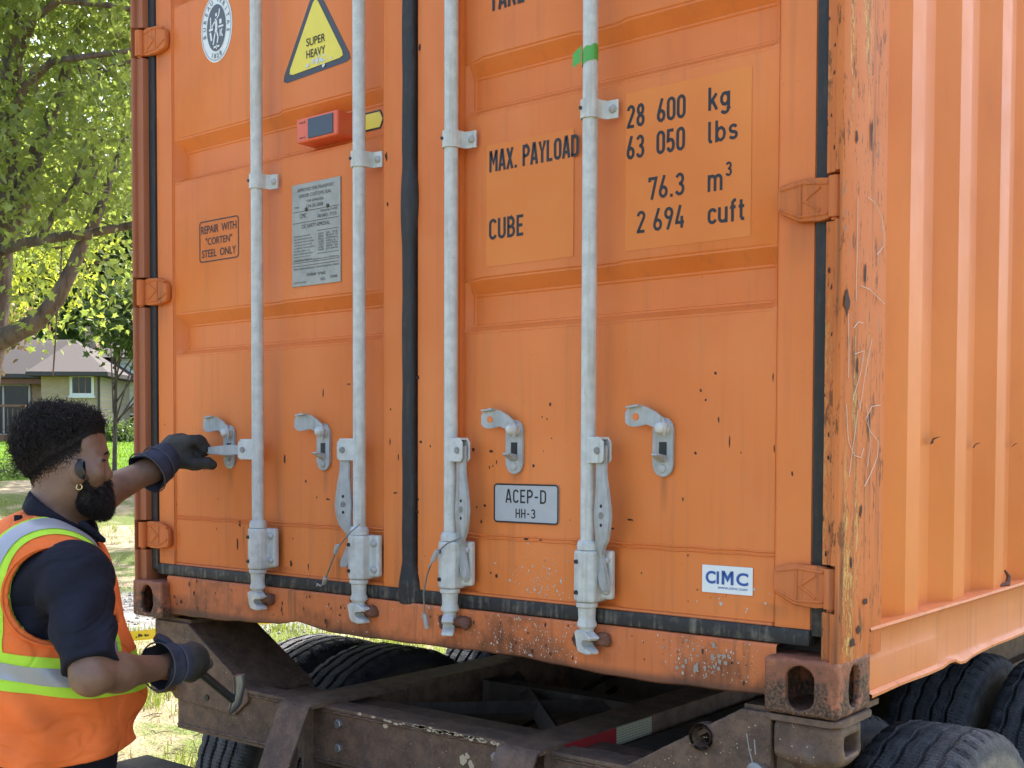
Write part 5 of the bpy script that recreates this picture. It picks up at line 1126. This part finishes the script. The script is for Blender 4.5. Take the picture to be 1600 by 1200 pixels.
# body: head, neck, torso, both arms and hands in one surface
lo, hi = (-1.50, 2.42, -.30), (-.70, 3.72, .70)
f = Field(lo, hi, .0052)
torso(f, -.012); shoulder(f, -.006)
f.add(p_cone(SR, ER, .058, .041), .05); f.add(p_cone(ER, ER+(WR-ER)*.32, .038, .041), .03); f.add(p_cone(ER+(WR-ER)*.32, WR, .040, .026), .03); f.add(p_cone(WR, ab(298, 1034, 2.91), .027, .028), .03)
f.add(p_cone(SL, EL, .064, .054), .05); f.add(p_cone(EL, EL+(WL-EL)*.35, .053, .053), .03); f.add(p_cone(EL+(WL-EL)*.35, WL, .052, .034), .03); f.add(p_cone(WL, ab(288, 706, 3.62), .034, .030), .03)
f.add(p_cone(ab(94, 775), ab(68, 862), .064, .082), .05)                                   # neck
f.add(p_ell(ab(93, 704), (.094, .077, .094)), .04); f.add(p_ell(ab(128, 745), (.056, .064, .074)), .045)
f.add(p_cone(ab(118, 768), ab(152, 793), .048, .032), .04)                                 # jaw
f.add(p_ell(ab(140, 694), (.034, .058, .036)), .03)                                        # forehead
f.add(p_ell(ab(157, 713), (.014, .048, .010)), .02)                                        # brow ridge
for s in (-1, 1):
    f.add(p_ell(ab(143, 742, B0_+s*.040), (.032, .024, .026)), .025)
    f.sub(p_ell(ab(164, 721, B0_+s*.034), (.010, .016, .009)), .012); f.add(p_ell(ab(156.5, 723, B0_+s*.032), (.0135, .0145, .0135)), .004); f.sub(p_ell(ab(165, 723.3, B0_+s*.033), (.010, .012, .0026)), .002)
    f.add(p_ell(ab(164, 746, B0_+s*.013), (.011, .009, .009)), .010)
    e = B0_+s*.079
    f.add(p_ell(ab(121, 739, e), (.021, .014, .032), rot3('Y', .18)), .004); f.sub(p_ell(ab(124, 737, e+s*.014), (.012, .009, .021), rot3('Y', .18)), .004); f.add(p_ell(ab(121, 755, e-s*.003), (.010, .006, .010)), .006)
f.add(p_cone(ab(160, 722), ab(168.5, 743), .010, .0125), .014)                             # nose
f.add(p_ell(ab(161, 762), (.014, .026, .008)), .012); f.add(p_ell(ab(160, 770), (.013, .023, .008)), .008)
BODYF, BODYLO, BODYH = f.F.copy(), f.lo.copy(), f.h; body = HM(f.build('body', M_skin))
for s in (-1, 1):
    c = ab(156.5, 723, B0_+s*.032)
    HM(MB().lathe([(.0005, -.0105), (.006, -.009), (.0098, -.004), (.0105, 0), (.0098, .004), (.006, .009), (.0005, .0105)], c, (1, 0, 0), 14).build('eyeball', flat('eye_white', (.55, .52, .48), .25, var=.05), None, 180))
    HM(MB().lathe([(.0048, .0095), (.0046, .0106), (.0005, .0110)], c, (1, 0, 0), 12).build('iris', M_black, None, 180))
    m = MB(); m.tube([ab(159.5+k*1.25, 721.6-math.sin(k/5*3.14)*1.2, B0_+s*(.0462-k*.0040)) for k in range(6)], [.001, .0018, .002, .002, .0016, .001], 6); HM(m.build('eyelashes', M_hair))
    m = MB()
    for k in range(150):
        u = random.random(); p = ab(163.5+4.5*math.sin(u*2.2)-.5, 711.5-2*math.sin(u*3.1)+random.uniform(-1.3, 1.3), B0_+s*(.052-.042*u)); m.tube([p, p+np.array((.004, s*.004, .0016))], [.0011, .0005], 3)
    stuff(HM(m.build('eyebrow', M_hair)))
# hair: mass plus curls
hf = Field((-1.32, 2.76, .45), (-.95, 3.05, .69), .005)
hf.add(p_ell(ab(94, 694), (.100, .083, .085))); hf.add(p_ell(ab(114, 668), (.072, .068, .038)), .03); hf.add(p_ell(ab(72, 692), (.064, .074, .080)), .03)
x, y, z = hf.grid(); A_ = (x/B0_*1841.46+800)+0*y+0*z; Zp = 705-(z-.543)/B0_*1841.46+0*x+0*y
HLX, HLY = [20, 38, 50, 70, 90, 110, 125, 140, 150, 170], [752, 752, 747, 735, 722, 711, 703, 692, 682, 672]
line = np.interp(A_, HLX, HLY); ii = [np.clip(np.round((g-BODYLO[i])/BODYH).astype(int), 0, BODYF.shape[i]-1) for i, g in enumerate((x, y, z))]
skull = np.minimum(BODYF[ii[0], ii[1], ii[2]], .08); skull = (skull+np.roll(skull, 1, 0)+np.roll(skull, -1, 0)+np.roll(skull, 1, 1)+np.roll(skull, -1, 1)+np.roll(skull, 1, 2)+np.roll(skull, -1, 2))/7
above = np.clip((line-Zp)/38, 0, 1); hf.F += (.003*wob(x, y, z, 90)*above).astype(np.float32)
hf.F = np.maximum(np.maximum(np.minimum(hf.F, skull-.0045), skull-(.0030+.05*above**1.5)), (Zp-line)*B0_/1841.46).astype(np.float32)
hv, _ = hf.mesh(); hairm = HM(hf.build('hair', M_hair))
def curls(name, pts, cen, n, r0, r1, rad, lift, sc=None):
    m = MB(); idx = rng.choice(len(pts), n)
    for i in idx:
        p = Vector(pts[i]); nrm = (p-Vector(cen)).normalized(); t1 = nrm.orthogonal().normalized(); t1 = (t1*math.cos(random.random()*6.28)+nrm.cross(t1)*math.sin(random.random()*6.28)); ax = (t1+nrm*random.uniform(-.5, .9)).normalized(); u = ax.orthogonal().normalized(); v = ax.cross(u); g_ = 1.0 if sc is None else sc[i]; r = random.uniform(r0, r1)*g_; tot = random.uniform(3.5, 8); pit = random.uniform(.0, .004); q = []
        for k in range(9):
            an = tot*k/8; q.append(p+nrm*lift*random.uniform(.0, 1.0)*0+nrm*lift*.5*g_+(u*math.cos(an)+v*math.sin(an))*r*(1-.35*k/8)+ax*pit*k*g_)
        m.tube(q, [rad]*8+[rad*.4], 4, False)
    o = m.build(name, M_hair, None, 180); return stuff(o)
hpx, hpy = hv[:, 0]/B0_*1841.46+800, 705-(hv[:, 2]-.543)/B0_*1841.46; hab = np.interp(hpx, HLX, HLY)-hpy
ok_ = hab > 1.5; sel = hv[ok_]
HM(curls('hair_curls', sel, ab(95, 700), 9500, .003, .0078, .00062, .003, np.clip(hab[ok_]/30, .22, 1)), hairm)
m = MB(); side = hv[(hab > -1) & (hab < 34)]      # clipped sides
for i in rng.choice(len(side), 6000):
    p = Vector(side[i]); nrm = (p-Vector(ab(93, 715))).normalized(); l = .0015+.0045*random.random()*min(1, max(.1, (np.interp(p.x/B0_*1841.46+800, HLX, HLY)-(705-(p.z-.543)/B0_*1841.46))/25)); m.tube([p, p+nrm*l*.8+Vector((random.gauss(0, .0014), 0, -.003+random.gauss(0, .001)))], [.0006, .00025], 3, False)
from mathutils.bvhtree import BVHTree
bvh = BVHTree.FromPolygons([v.co[:] for v in body.data.vertices], [tuple(p.vertices) for p in body.data.polygons])
for _ in range(9000):                              # stubble fading out below the hairline
    px = random.uniform(30, 142); py = np.interp(px, HLX, HLY)-4+abs(random.gauss(0, 10)); s = random.choice([-1, -1, -1, 1]); p = ab(px, py)
    h, nn_, _, _ = bvh.ray_cast(Vector((p[0], B0_+s*.3, p[2])), Vector((0, -s, 0)))
    if h is None or abs(h.y-B0_) > .12: continue
    q = h-Vector((0, -s, 0))*.0004; m.tube([q, q+Vector((random.gauss(0, .001), s*.0008, -.0028))], [.0005, .00025], 3, False)
HM(stuff(m.build('hair_fade', M_hair)), hairm)
# beard
bf = Field((-1.14, 2.79, .34), (-.93, 3.01, .50), .0045)
bf.add(p_ell(ab(150, 787), (.037, .058, .036))); bf.add(p_cone(ab(146, 768), ab(158, 797), .046, .026), .02)
for s in (-1, 1): bf.add(p_cone(ab(134, 742, B0_+s*.062), ab(134, 786, B0_+s*.050), .007, .022), .02); bf.add(p_cone(ab(166, 757, B0_+s*.006), ab(158, 772, B0_+s*.030), .007, .008), .008)
x, y, z = bf.grid(); bf.F += (.0030+.0010*wob(x, y, z, 150)).astype(np.float32); bv, _ = bf.mesh(); beard = HM(bf.build('beard', M_hair)); c = ab(140, 765)
m = MB()
for i in rng.choice(len(bv), 8000):
    p = Vector(bv[i]); nrm = (p-Vector(c)).normalized(); q = [p-nrm*.002, p+nrm*.003+Vector((random.gauss(0, .0028), random.gauss(0, .0028), -.002)), p+nrm*random.uniform(.002, .006)+Vector((random.gauss(0, .003), random.gauss(0, .003), -.006))]; m.tube(q, [.0005, .00045, .0002], 3, False)
HM(stuff(m.build('beard_strands', M_hair)), beard)
# earpiece and earring
e = B0_-.094
m = Field((-1.10, 2.77, .44), (-1.02, 2.86, .52), .0025); m.add(p_ell(ab(129, 736.5, e), (.0160, .0105, .0240), rot3('Y', .34))); m.add(p_cone(ab(131, 727, e), ab(120, 716, e+.010), .005, .0035), .006); 
HM(m.build('earpiece', flat('matte_black_plastic', (.012, .013, .014), .4, var=.1)))
m = MB(); c = ab(123.5, 763, e+.012); m.tube([c+np.array((math.cos(t)*.0068, math.sin(t*1.0)*.0015, math.sin(t)*.0068)) for t in np.linspace(0, 6.283, 17)], .0016, 6, False); HM(m.build('earring', flat('gold', (.75, .55, .25), .25, .9, .05), None, 180))
# polo shirt
f = Field((-1.50, 2.48, -.30), (-.78, 3.36, .47), .0062); torso(f, .006); shoulder(f, .016)
f.add(p_cone(SR, SR+(ER-SR)*.45, .068, .067), .045); f.add(p_cone(SR+(ER-SR)*.45, SR+(ER-SR)*.98, .066, .063), .02); f.add(p_cone(SL, SL+(EL-SL)*.70, .080, .074), .05)
ax = (ER-SR)/np.linalg.norm(ER-SR); hem = SR+(ER-SR)*.90; x, y, z = f.grid()
fold = .0050*np.sin((x*ax[0]+z*ax[2])*70+3*np.sin(y*22)+x*30)*np.clip((.34-z)/.1, 0, 1)*np.clip((2.76-y)/.05, 0, 1); f.F += fold.astype(np.float32)+(.0022*wob(x, y, z, 24)).astype(np.float32)
def cutbox(axis, point, keep_side): return None
dcut = (x-hem[0])*ax[0]+(y-hem[1])*ax[1]+(z-hem[2])*ax[2]; near = (y < 2.735) & (x > -1.02-.0) & (z < .2)
axl = (EL-SL)/np.linalg.norm(EL-SL); hl_ = SL+(EL-SL)*.66; dl_ = (x-hl_[0])*axl[0]+(y-hl_[1])*axl[1]+(z-hl_[2])*axl[2]
f.F = np.where((y < 2.70) & (z < .14), np.maximum(f.F, dcut), f.F); f.F = np.where(y > 3.17, np.maximum(f.F, dl_), f.F)
nk = ab(78, 830); f.F = np.maximum(f.F, .063-np.sqrt((x-nk[0]-.35*(z-nk[2]))**2+(y-nk[1])**2)+0*z-np.where(z < .33, 1.0, 0)).astype(np.float32)
shirt = HM(f.build('polo_shirt', M_navy))
# collar: two bands standing round the neck
f = Field((-1.34, 2.70, .24), (-.94, 3.10, .50), .0042); x, y, z = f.grid(); px_ = x/B0_*1841.46+800; py_ = 705-(z-.543)/B0_*1841.46
tt = (py_-775)/(862-775); cx = 94+(68-94)*tt; rad = np.sqrt((x-((cx+8-800)*B0_/1841.46))**2+((y-B0_)*.97)**2); rr = .082+.020*np.clip(tt, -.5, 1.3)
upper = np.interp(px_, [20, 36, 70, 100, 130, 165, 190], [762, 764, 776, 794, 816, 846, 868]); width = np.interp(px_, [30, 60, 120, 165], [26, 30, 34, 22])
sh = np.maximum(np.abs(rad-rr)-.0055, np.maximum((upper-py_)*B0_/1841.46, (py_-upper-width)*B0_/1841.46)); f.F = np.minimum(f.F, sh.astype(np.float32))
f.add(p_cone(ab(128, 822, B0_-.075), ab(160, 846, B0_-.045), .011, .0075), .012); f.add(p_cone(ab(128, 822, B0_+.075), ab(160, 846, B0_+.045), .011, .0075), .012)
HM(f.build('collar', M_navy), shirt)
# hi-vis vest: shell over the shirt with arm holes, neck opening and hem
HEMZ = ab(0, 1172)[2]
def vest_field(h=.0052):
    f = Field((-1.54, 2.58, -.33), (-.78, 3.24, .47), h); torso(f, .026); f.add(p_ell(SR+LAT*.055+np.array((-.012, 0, .010)), (.080, .066, .080)), .05); f.add(p_ell(SL-LAT*.05, (.080, .066, .080)), .05)
    x, y, z = f.grid(); px = x/2.74*1841.46+800; py = 705-(z-.543)/2.74*1841.46; yl = np.abs((x-TC[0])*LAT[0]+(y-TC[1])*LAT[1])
    low = np.clip((.05-z)/.2, 0, 1)
    base = f.F+(.0105*np.sin(x*34+2.6*np.sin(z*11)+y*19)*low+.006*np.sin(z*46+x*19+y*11+1.5*np.sin(x*23))*np.clip((.16-z)/.2, 0, 1)+.0025*wob(x, y, z, 17)).astype(np.float32)-(.016*np.clip((-.02-z)/.17, 0, 1)).astype(np.float32)
    F = base; ah = (np.sqrt(((px-104)/77)**2+((py-930)/75.0)**2)-1)*.112; F = np.where(yl > .075, np.maximum(F, -ah), F)
    pxc = x/B0_*1841.46+800; pyc = 705-(z-.543)/B0_*1841.46; nl = np.interp(pxc, [-60, 20, 36, 70, 100, 130, 165, 185, 200], [784, 788, 792, 808, 826, 845, 870, 905, 960])
    F = np.maximum(F, (nl-pyc)*B0_/1841.46-np.clip((yl-.070)*.6, 0, 1)); F = np.maximum(F, (HEMZ+.006*np.sin(x*25)-z)+0*x+0*y)
    f.F = np.maximum(F, -(base+.013)).astype(np.float32); return f
vest = HM(vest_field().build('safety_vest', M_vest))
def band(name, mat, off, cuts, parent):
    bm = bmesh.new(); bm.from_mesh(vest.data)
    for co, no in cuts: bmesh.ops.bisect_plane(bm, geom=bm.verts[:]+bm.edges[:]+bm.faces[:], plane_co=co, plane_no=no, clear_outer=True)
    bm.normal_update()
    for v in bm.verts: v.co += v.normal*off
    me = bpy.data.meshes.new(name); bm.to_mesh(me); bm.free(); return HM(link(name, me, mat, None, 180), parent)
def brace(s, w):
    c = TC+LAT*s*.160; n = Vector(LAT); return [(Vector(c)+n*w, n), (Vector(c)-n*w, -n), ((0, 0, .045), (0, 0, -1))]
for s_ in (-1, 1): band('lime_brace', M_lime, .0022, brace(s_, .038), vest); band('reflective_brace', M_silver, .0044, brace(s_, .023), vest)
zy = lambda py: .543+(705-py)*2.76/1841.46
WN = Vector((.17, 0, 1)).normalized(); XA = -1.125
band('lime_band', M_lime, .0024, [((XA, 0, zy(1018)), WN), ((XA, 0, zy(1076)), -WN)], vest); band('reflective_band', M_silver, .0046, [((XA, 0, zy(1034)), WN), ((XA, 0, zy(1060)), -WN)], vest)
# piping round the near arm hole
m = MB(); pth = []
vv = np.array([v.co[:] for v in vest.data.vertices]); near_v = vv[vv[:, 1] < 2.80]
for t in np.linspace(0, 2*math.pi, 60):
    tx, tz = (104+80*math.cos(t)-800)*2.76/1841.46, .543+(705-930-77.5*math.sin(t))*2.76/1841.46; d_ = np.hypot(near_v[:, 0]-tx, near_v[:, 2]-tz); c_ = near_v[d_ < .012]
    if len(c_): pth.append((tx, c_[:, 1].min()-.001, tz))
if len(pth) > 8: HM(m.tube(pth, .0034, 6, False).build('arm_hole_binding', M_vest, None, 180), vest)
m = MB(); c = None; d_ = np.hypot(near_v[:, 0]-(27-800)*2.80/1841.46, near_v[:, 2]-(.543+(705-802)*2.80/1841.46)); i = d_.argmin(); c = near_v[i]
HM(m.box(c[0]-.008, c[0]+.008, c[1]-.006, c[1]+.006, c[2]-.008, c[2]+.010, .001).build('size_tag', M_navy), vest)
# trousers and boots
f = Field((-1.50, 2.60, GZ+.04), (-.80, 3.25, -.02), .011); f.add(p_ell(ab(60, 1200), (.172, .195, .16))); 
for s in (-1, 1):
    hp = np.array((-1.165, 2.90+s*.095, -.24)); kn = np.array((-1.145, 2.90+s*.12, -.68)); an = np.array((-1.17, 2.90+s*.14, GZ+.10)); f.add(p_cone(hp, kn, .112, .085), .05); f.add(p_cone(kn, an, .085, .075), .04)
x, y, z = f.grid(); f.F += (.005*wob(x, y, z, 22)).astype(np.float32); HM(f.build('trousers', M_trou))
for s in (-1, 1):
    f = Field((-1.32, 2.90+s*.14-.08, GZ-.01), (-.90, 2.90+s*.14+.08, GZ+.20), .008); c = np.array((-1.17, 2.90+s*.14, GZ)); f.add(p_cone(c+(0, 0, .05), c+(0, 0, .16), .058, .060)); f.add(p_ell(c+(.09, 0, .045), (.13, .052, .045)), .04); f.add(p_box(c+(.05, 0, .013), (.155, .05, .013), .008)); HM(f.build('boot', M_glove))
# gloves
def glove(name, wrist, cuffdir, cr0, cr1, clen, hand, seed):
    g = HM(hand.build(name, M_glove))
    u = np.array(cuffdir)/np.linalg.norm(cuffdir); n = 28; uu = Vector(u); a_ = uu.orthogonal().normalized(); b_ = uu.cross(a_); vs = []; rows = 9
    for k in range(rows):
        t = k/(rows-1)
        for j in range(n):
            an = 2*math.pi*j/n; r = (cr0*(1-t)+cr1*t)*(1+.05*math.sin(3*an+seed+t*2)+.02*math.sin(7*an+4*t)); vs.append(Vector(wrist)+uu*(clen*t+(.006*math.sin(2*an+seed) if k == 0 else 0))+(a_*math.cos(an)+b_*math.sin(an))*r)
    for k in range(rows-1, -1, -1):
        for j in range(n): p = vs[k*n+j]; c = Vector(wrist)+uu*((p-Vector(wrist)).dot(uu)); vs.append(c+(p-c)*.94)
    R_ = 2*rows; o = HM(MB().add(vs, [(k*n+j, k*n+(j+1) % n, (k+1)*n+(j+1) % n, (k+1)*n+j) for k in range(R_-1) for j in range(n)]).build('cuff', M_gblue, None, 180), g)
    sm = MB()
    for t in (.02, .55):
        sm.tube([Vector(wrist)+uu*(clen*t)+(a_*math.cos(an)+b_*math.sin(an))*((cr0*(1-t)+cr1*t)*1.07) for an in np.linspace(0, 6.283, 30)], .0022, 5, False)
    HM(sm.build('cuff_seam', cloth('pale_stitching', (.085, .085, .10)), None, 180), g); return g
# left glove closed over the raised door handle
f = Field(ab(235, 770, 3.42)-.03, ab(350, 660, 3.80)+.03, .0042); b1 = 3.635
f.add(p_ell(ab(281, 704, b1-.012), (.056, .040, .046), rot3('Y', -.15))); f.add(p_cone(ab(258, 716, b1-.05), ab(280, 704, b1-.01), .038, .040), .03)
for k, (t0, t1) in enumerate(((0, 0), (1, 1), (2, 2), (3, 3))):
    bb = b1-.030+k*.0; kn_x = 306-k*3.0
    depth = [-.034, -.014, .007, .026][k]
    a0, a1, a2, a3 = ab(286, 692+k*1.5, b1+depth), ab(310+[0, 4, 3, -2][k], 690+k*2.5, b1+depth+.004), ab(319+[0, 3, 2, -4][k], 703+k*1.0, b1+depth+.010), ab(308+[0, 2, 1, -3][k], 714, b1+depth+.016)
    f.add(p_cone(a0, a1, .0195, .0180), .010); f.add(p_cone(a1, a2, .0180, .0165), .006); f.add(p_cone(a2, a3, .0160, .0140), .006)
f.add(p_cone(ab(280, 720, b1-.03), ab(306, 727, b1-.040), .026, .0195), .016); f.add(p_cone(ab(306, 726, b1-.040), ab(325, 725, b1-.038), .0190, .0172), .008); f.add(p_cone(ab(325, 725, b1-.038), ab(331, 728, b1-.036), .0172, .0150), .006)
x, y, z = f.grid(); f.F += (.0016*wob(x, y, z, 120)).astype(np.float32)
glove('work_glove', ab(229, 741, 3.52), ab(266, 712, 3.60)-ab(229, 741, 3.52), .063, .047, .100, f, 1.0)
# right glove round the hammer shaft
b2 = 2.905; S0, S1 = ab(243, 998, 2.86), ab(366, 1100, 3.02); SV = (S1-S0)/np.linalg.norm(S1-S0)
f = Field(ab(225, 1100, 2.78)-.03, ab(345, 960, 3.02)+.03, .0042)
f.add(p_ell(ab(297, 1036, b2-.012), (.040, .036, .042))); f.add(p_cone(ab(272, 1043, 2.87), ab(296, 1036, b2-.01), .038, .038), .03)
for k in range(4):
    base_ = S0+SV*(.085+.0215*k); nrm = np.array((SV[2], 0, -SV[0])); up_ = -nrm if nrm[2] < 0 else nrm; up_ = np.array((-SV[2], 0, SV[0])); up_ = up_ if up_[2] > 0 else -up_
    c0 = base_-np.array((0, .032, 0))-up_*.012; c1 = base_-np.array((0, .026, 0))+up_*.026; c2 = base_+np.array((0, .012, 0))+up_*.030; c3 = base_+np.array((0, .030, 0))+up_*.006
    f.add(p_cone(c0, c1, .0155, .0155), .010); f.add(p_cone(c1, c2, .0155, .0145), .006); f.add(p_cone(c2, c3, .0145, .0125), .006)
th = S0+SV*.075; f.add(p_cone(ab(296, 1046, b2-.04), S0+SV*.13-np.array((0, .030, .016)), .017, .0155), .012); f.add(p_cone(S0+SV*.13-np.array((0, .030, .016)), S0+SV*.155-np.array((0, .018, -.010)), .0155, .0135), .008)
x, y, z = f.grid(); f.F += (.0016*wob(x, y, z, 120, 2)).astype(np.float32)
glove('work_glove', ab(243, 1045, 2.805), ab(286, 1038, 2.885)-ab(236, 1046, 2.795), .054, .043, .092, f, 2.3)
# the hammer in his right hand
ham = thing('claw_hammer', 'dark claw hammer held in the worker\'s lower gloved hand', 'hammer', L(*S0)); ham.rotation_euler = (0, 0, ANG)
def HH(o): o.parent = ham; o.matrix_parent_inverse = Matrix.Translation(Vector(-S0)); return o
HH(MB().tube([S0, S0+SV*.02, S0+SV*.09, S0+SV*.14], [.012, .0175, .0155, .0125], 12).build('grip', flat('blue_black_grip', (.022, .030, .055), .5, var=.2), None, 60))
HH(MB().tube([S0+SV*.13, S1], [.0115, .0115], 12).build('shaft', flat('black_shaft', (.014, .014, .016), .4, var=.2), None, 60))
hd = MB().tube([ab(371, 1058, 3.02), ab(373, 1072, 3.02), ab(371, 1088, 3.02), ab(367, 1100, 3.02), ab(361, 1112, 3.02), ab(355, 1120, 3.02)], [.0165, .0165, .013, .0155, .010, .003], 12)
HH(hd.build('hammer_head', flat('worn_hammer_steel', (.20, .21, .23), .35, .8, .3), None, 60))
# ------------------------------------------------------------------ small things on the doors
# red tracker box stuck in the recess
tb = thing('tracker_box', 'small orange red device with a grey solar panel stuck on the left door', 'device', (.885, .05, 1.40))
def TB(o): o.parent = tb; o.matrix_parent_inverse = Matrix.Translation((-.885, -.05, -1.40)); return o
M_tb = flat('red_orange_plastic', (.72, .125, .055), .42, var=.06)
TB(MB().box(.792, .962, .022, .0925, 1.418, 1.487, .005).build('case', M_tb)); TB(MB().box(.842, .945, .0195, .0218, 1.425, 1.480, .001).build('solar_panel', flat('solar_cell', (.045, .055, .07), .2, var=.15)))
m = MB()
text_fit(m, '1', .826, .829, 1.470, 1.477, .0212, .02); text_fit(m, '2', .826, .831, 1.428, 1.435, .0212, .02)
m.box(.806, .822, .0208, .0216, 1.472, 1.4745); m.box(.806, .822, .0208, .0216, 1.430, 1.4325)
TB(m.build('device_print', M_black))
# green tape round the rightmost bar
n = 26; vs = []
for k in range(n+1):
    an = 2*math.pi*k/n; r = BR+.0012+.0006*math.sin(3*an); x, y = BX[3]+r*math.cos(an), BY-r*math.sin(an); sl_ = .006*math.cos(an); vs += [(x, y, 1.438+sl_), (x, y, 1.473+sl_+.002*math.sin(5*an))]
m = MB().add(vs, [(2*k, 2*k+2, 2*k+3, 2*k+1) for k in range(n)]); m.add([(BX[3]-.012, BY-BR-.001, 1.478), (BX[3]-.034, BY-BR-.004, 1.462), (BX[3]-.035, BY-BR-.004, 1.430), (BX[3]-.012, BY-BR-.002, 1.440)], [(0, 1, 2, 3)])
gt = m.build('green_tape', flat('green_tape', (.085, .36, .055), .4, var=.1), None, 40); tag(gt, 'short wrap of bright green tape on the rightmost bar', 'tape')
# wire cable seals hanging from the bars
def seal(label, pts, crimps, tail):
    t = thing('cable_seal', label, 'seal', pts[0], 'wire cable seals on the lower bars')
    def S_(o): o.parent = t; o.matrix_parent_inverse = Matrix.Translation(-Vector(pts[0])); return o
    S_(MB().tube(pts, .0022, 6).build('cable', M_steel, None, 60))
    for a, b in crimps: S_(MB().tube([a, (Vector(a)*.5+Vector(b)*.5), b], [.0062, .0070, .0058], 8).build('crimp', M_galv2, None, 60))
    if tail: S_(MB().tube(tail, .0018, 5).build('tail', M_galv2, None, 60))
seal('cut wire seal hanging across the second bar from the left', [(1.085, -.012, .345), (1.062, -.026, .322), (1.038, -.030, .298), (1.000, -.022, .268), (.985, -.016, .250), (.955, -.006, .215), (.928, .006, .185), (.905, .016, .165)],
     [((1.012, -.026, .284), (.996, -.022, .262)), ((.930, .004, .188), (.914, .012, .168))], [(.906, .015, .166), (.896, .014, .160), (.884, .014, .166), (.880, .016, .158)])
seal('looped wire seal hanging left of the third bar from the left', [(1.455, -.02, .326), (1.415, -.028, .310), (1.382, -.028, .286), (1.352, -.02, .255), (1.330, -.012, .220), (1.312, -.004, .175), (1.305, .006, .120), (1.308, .012, .085)],
     [((1.384, -.030, .290), (1.362, -.026, .262)), ((1.305, .006, .118), (1.309, .012, .080))], [(1.362, -.026, .262), (1.352, -.026, .250), (1.349, -.026, .246)])
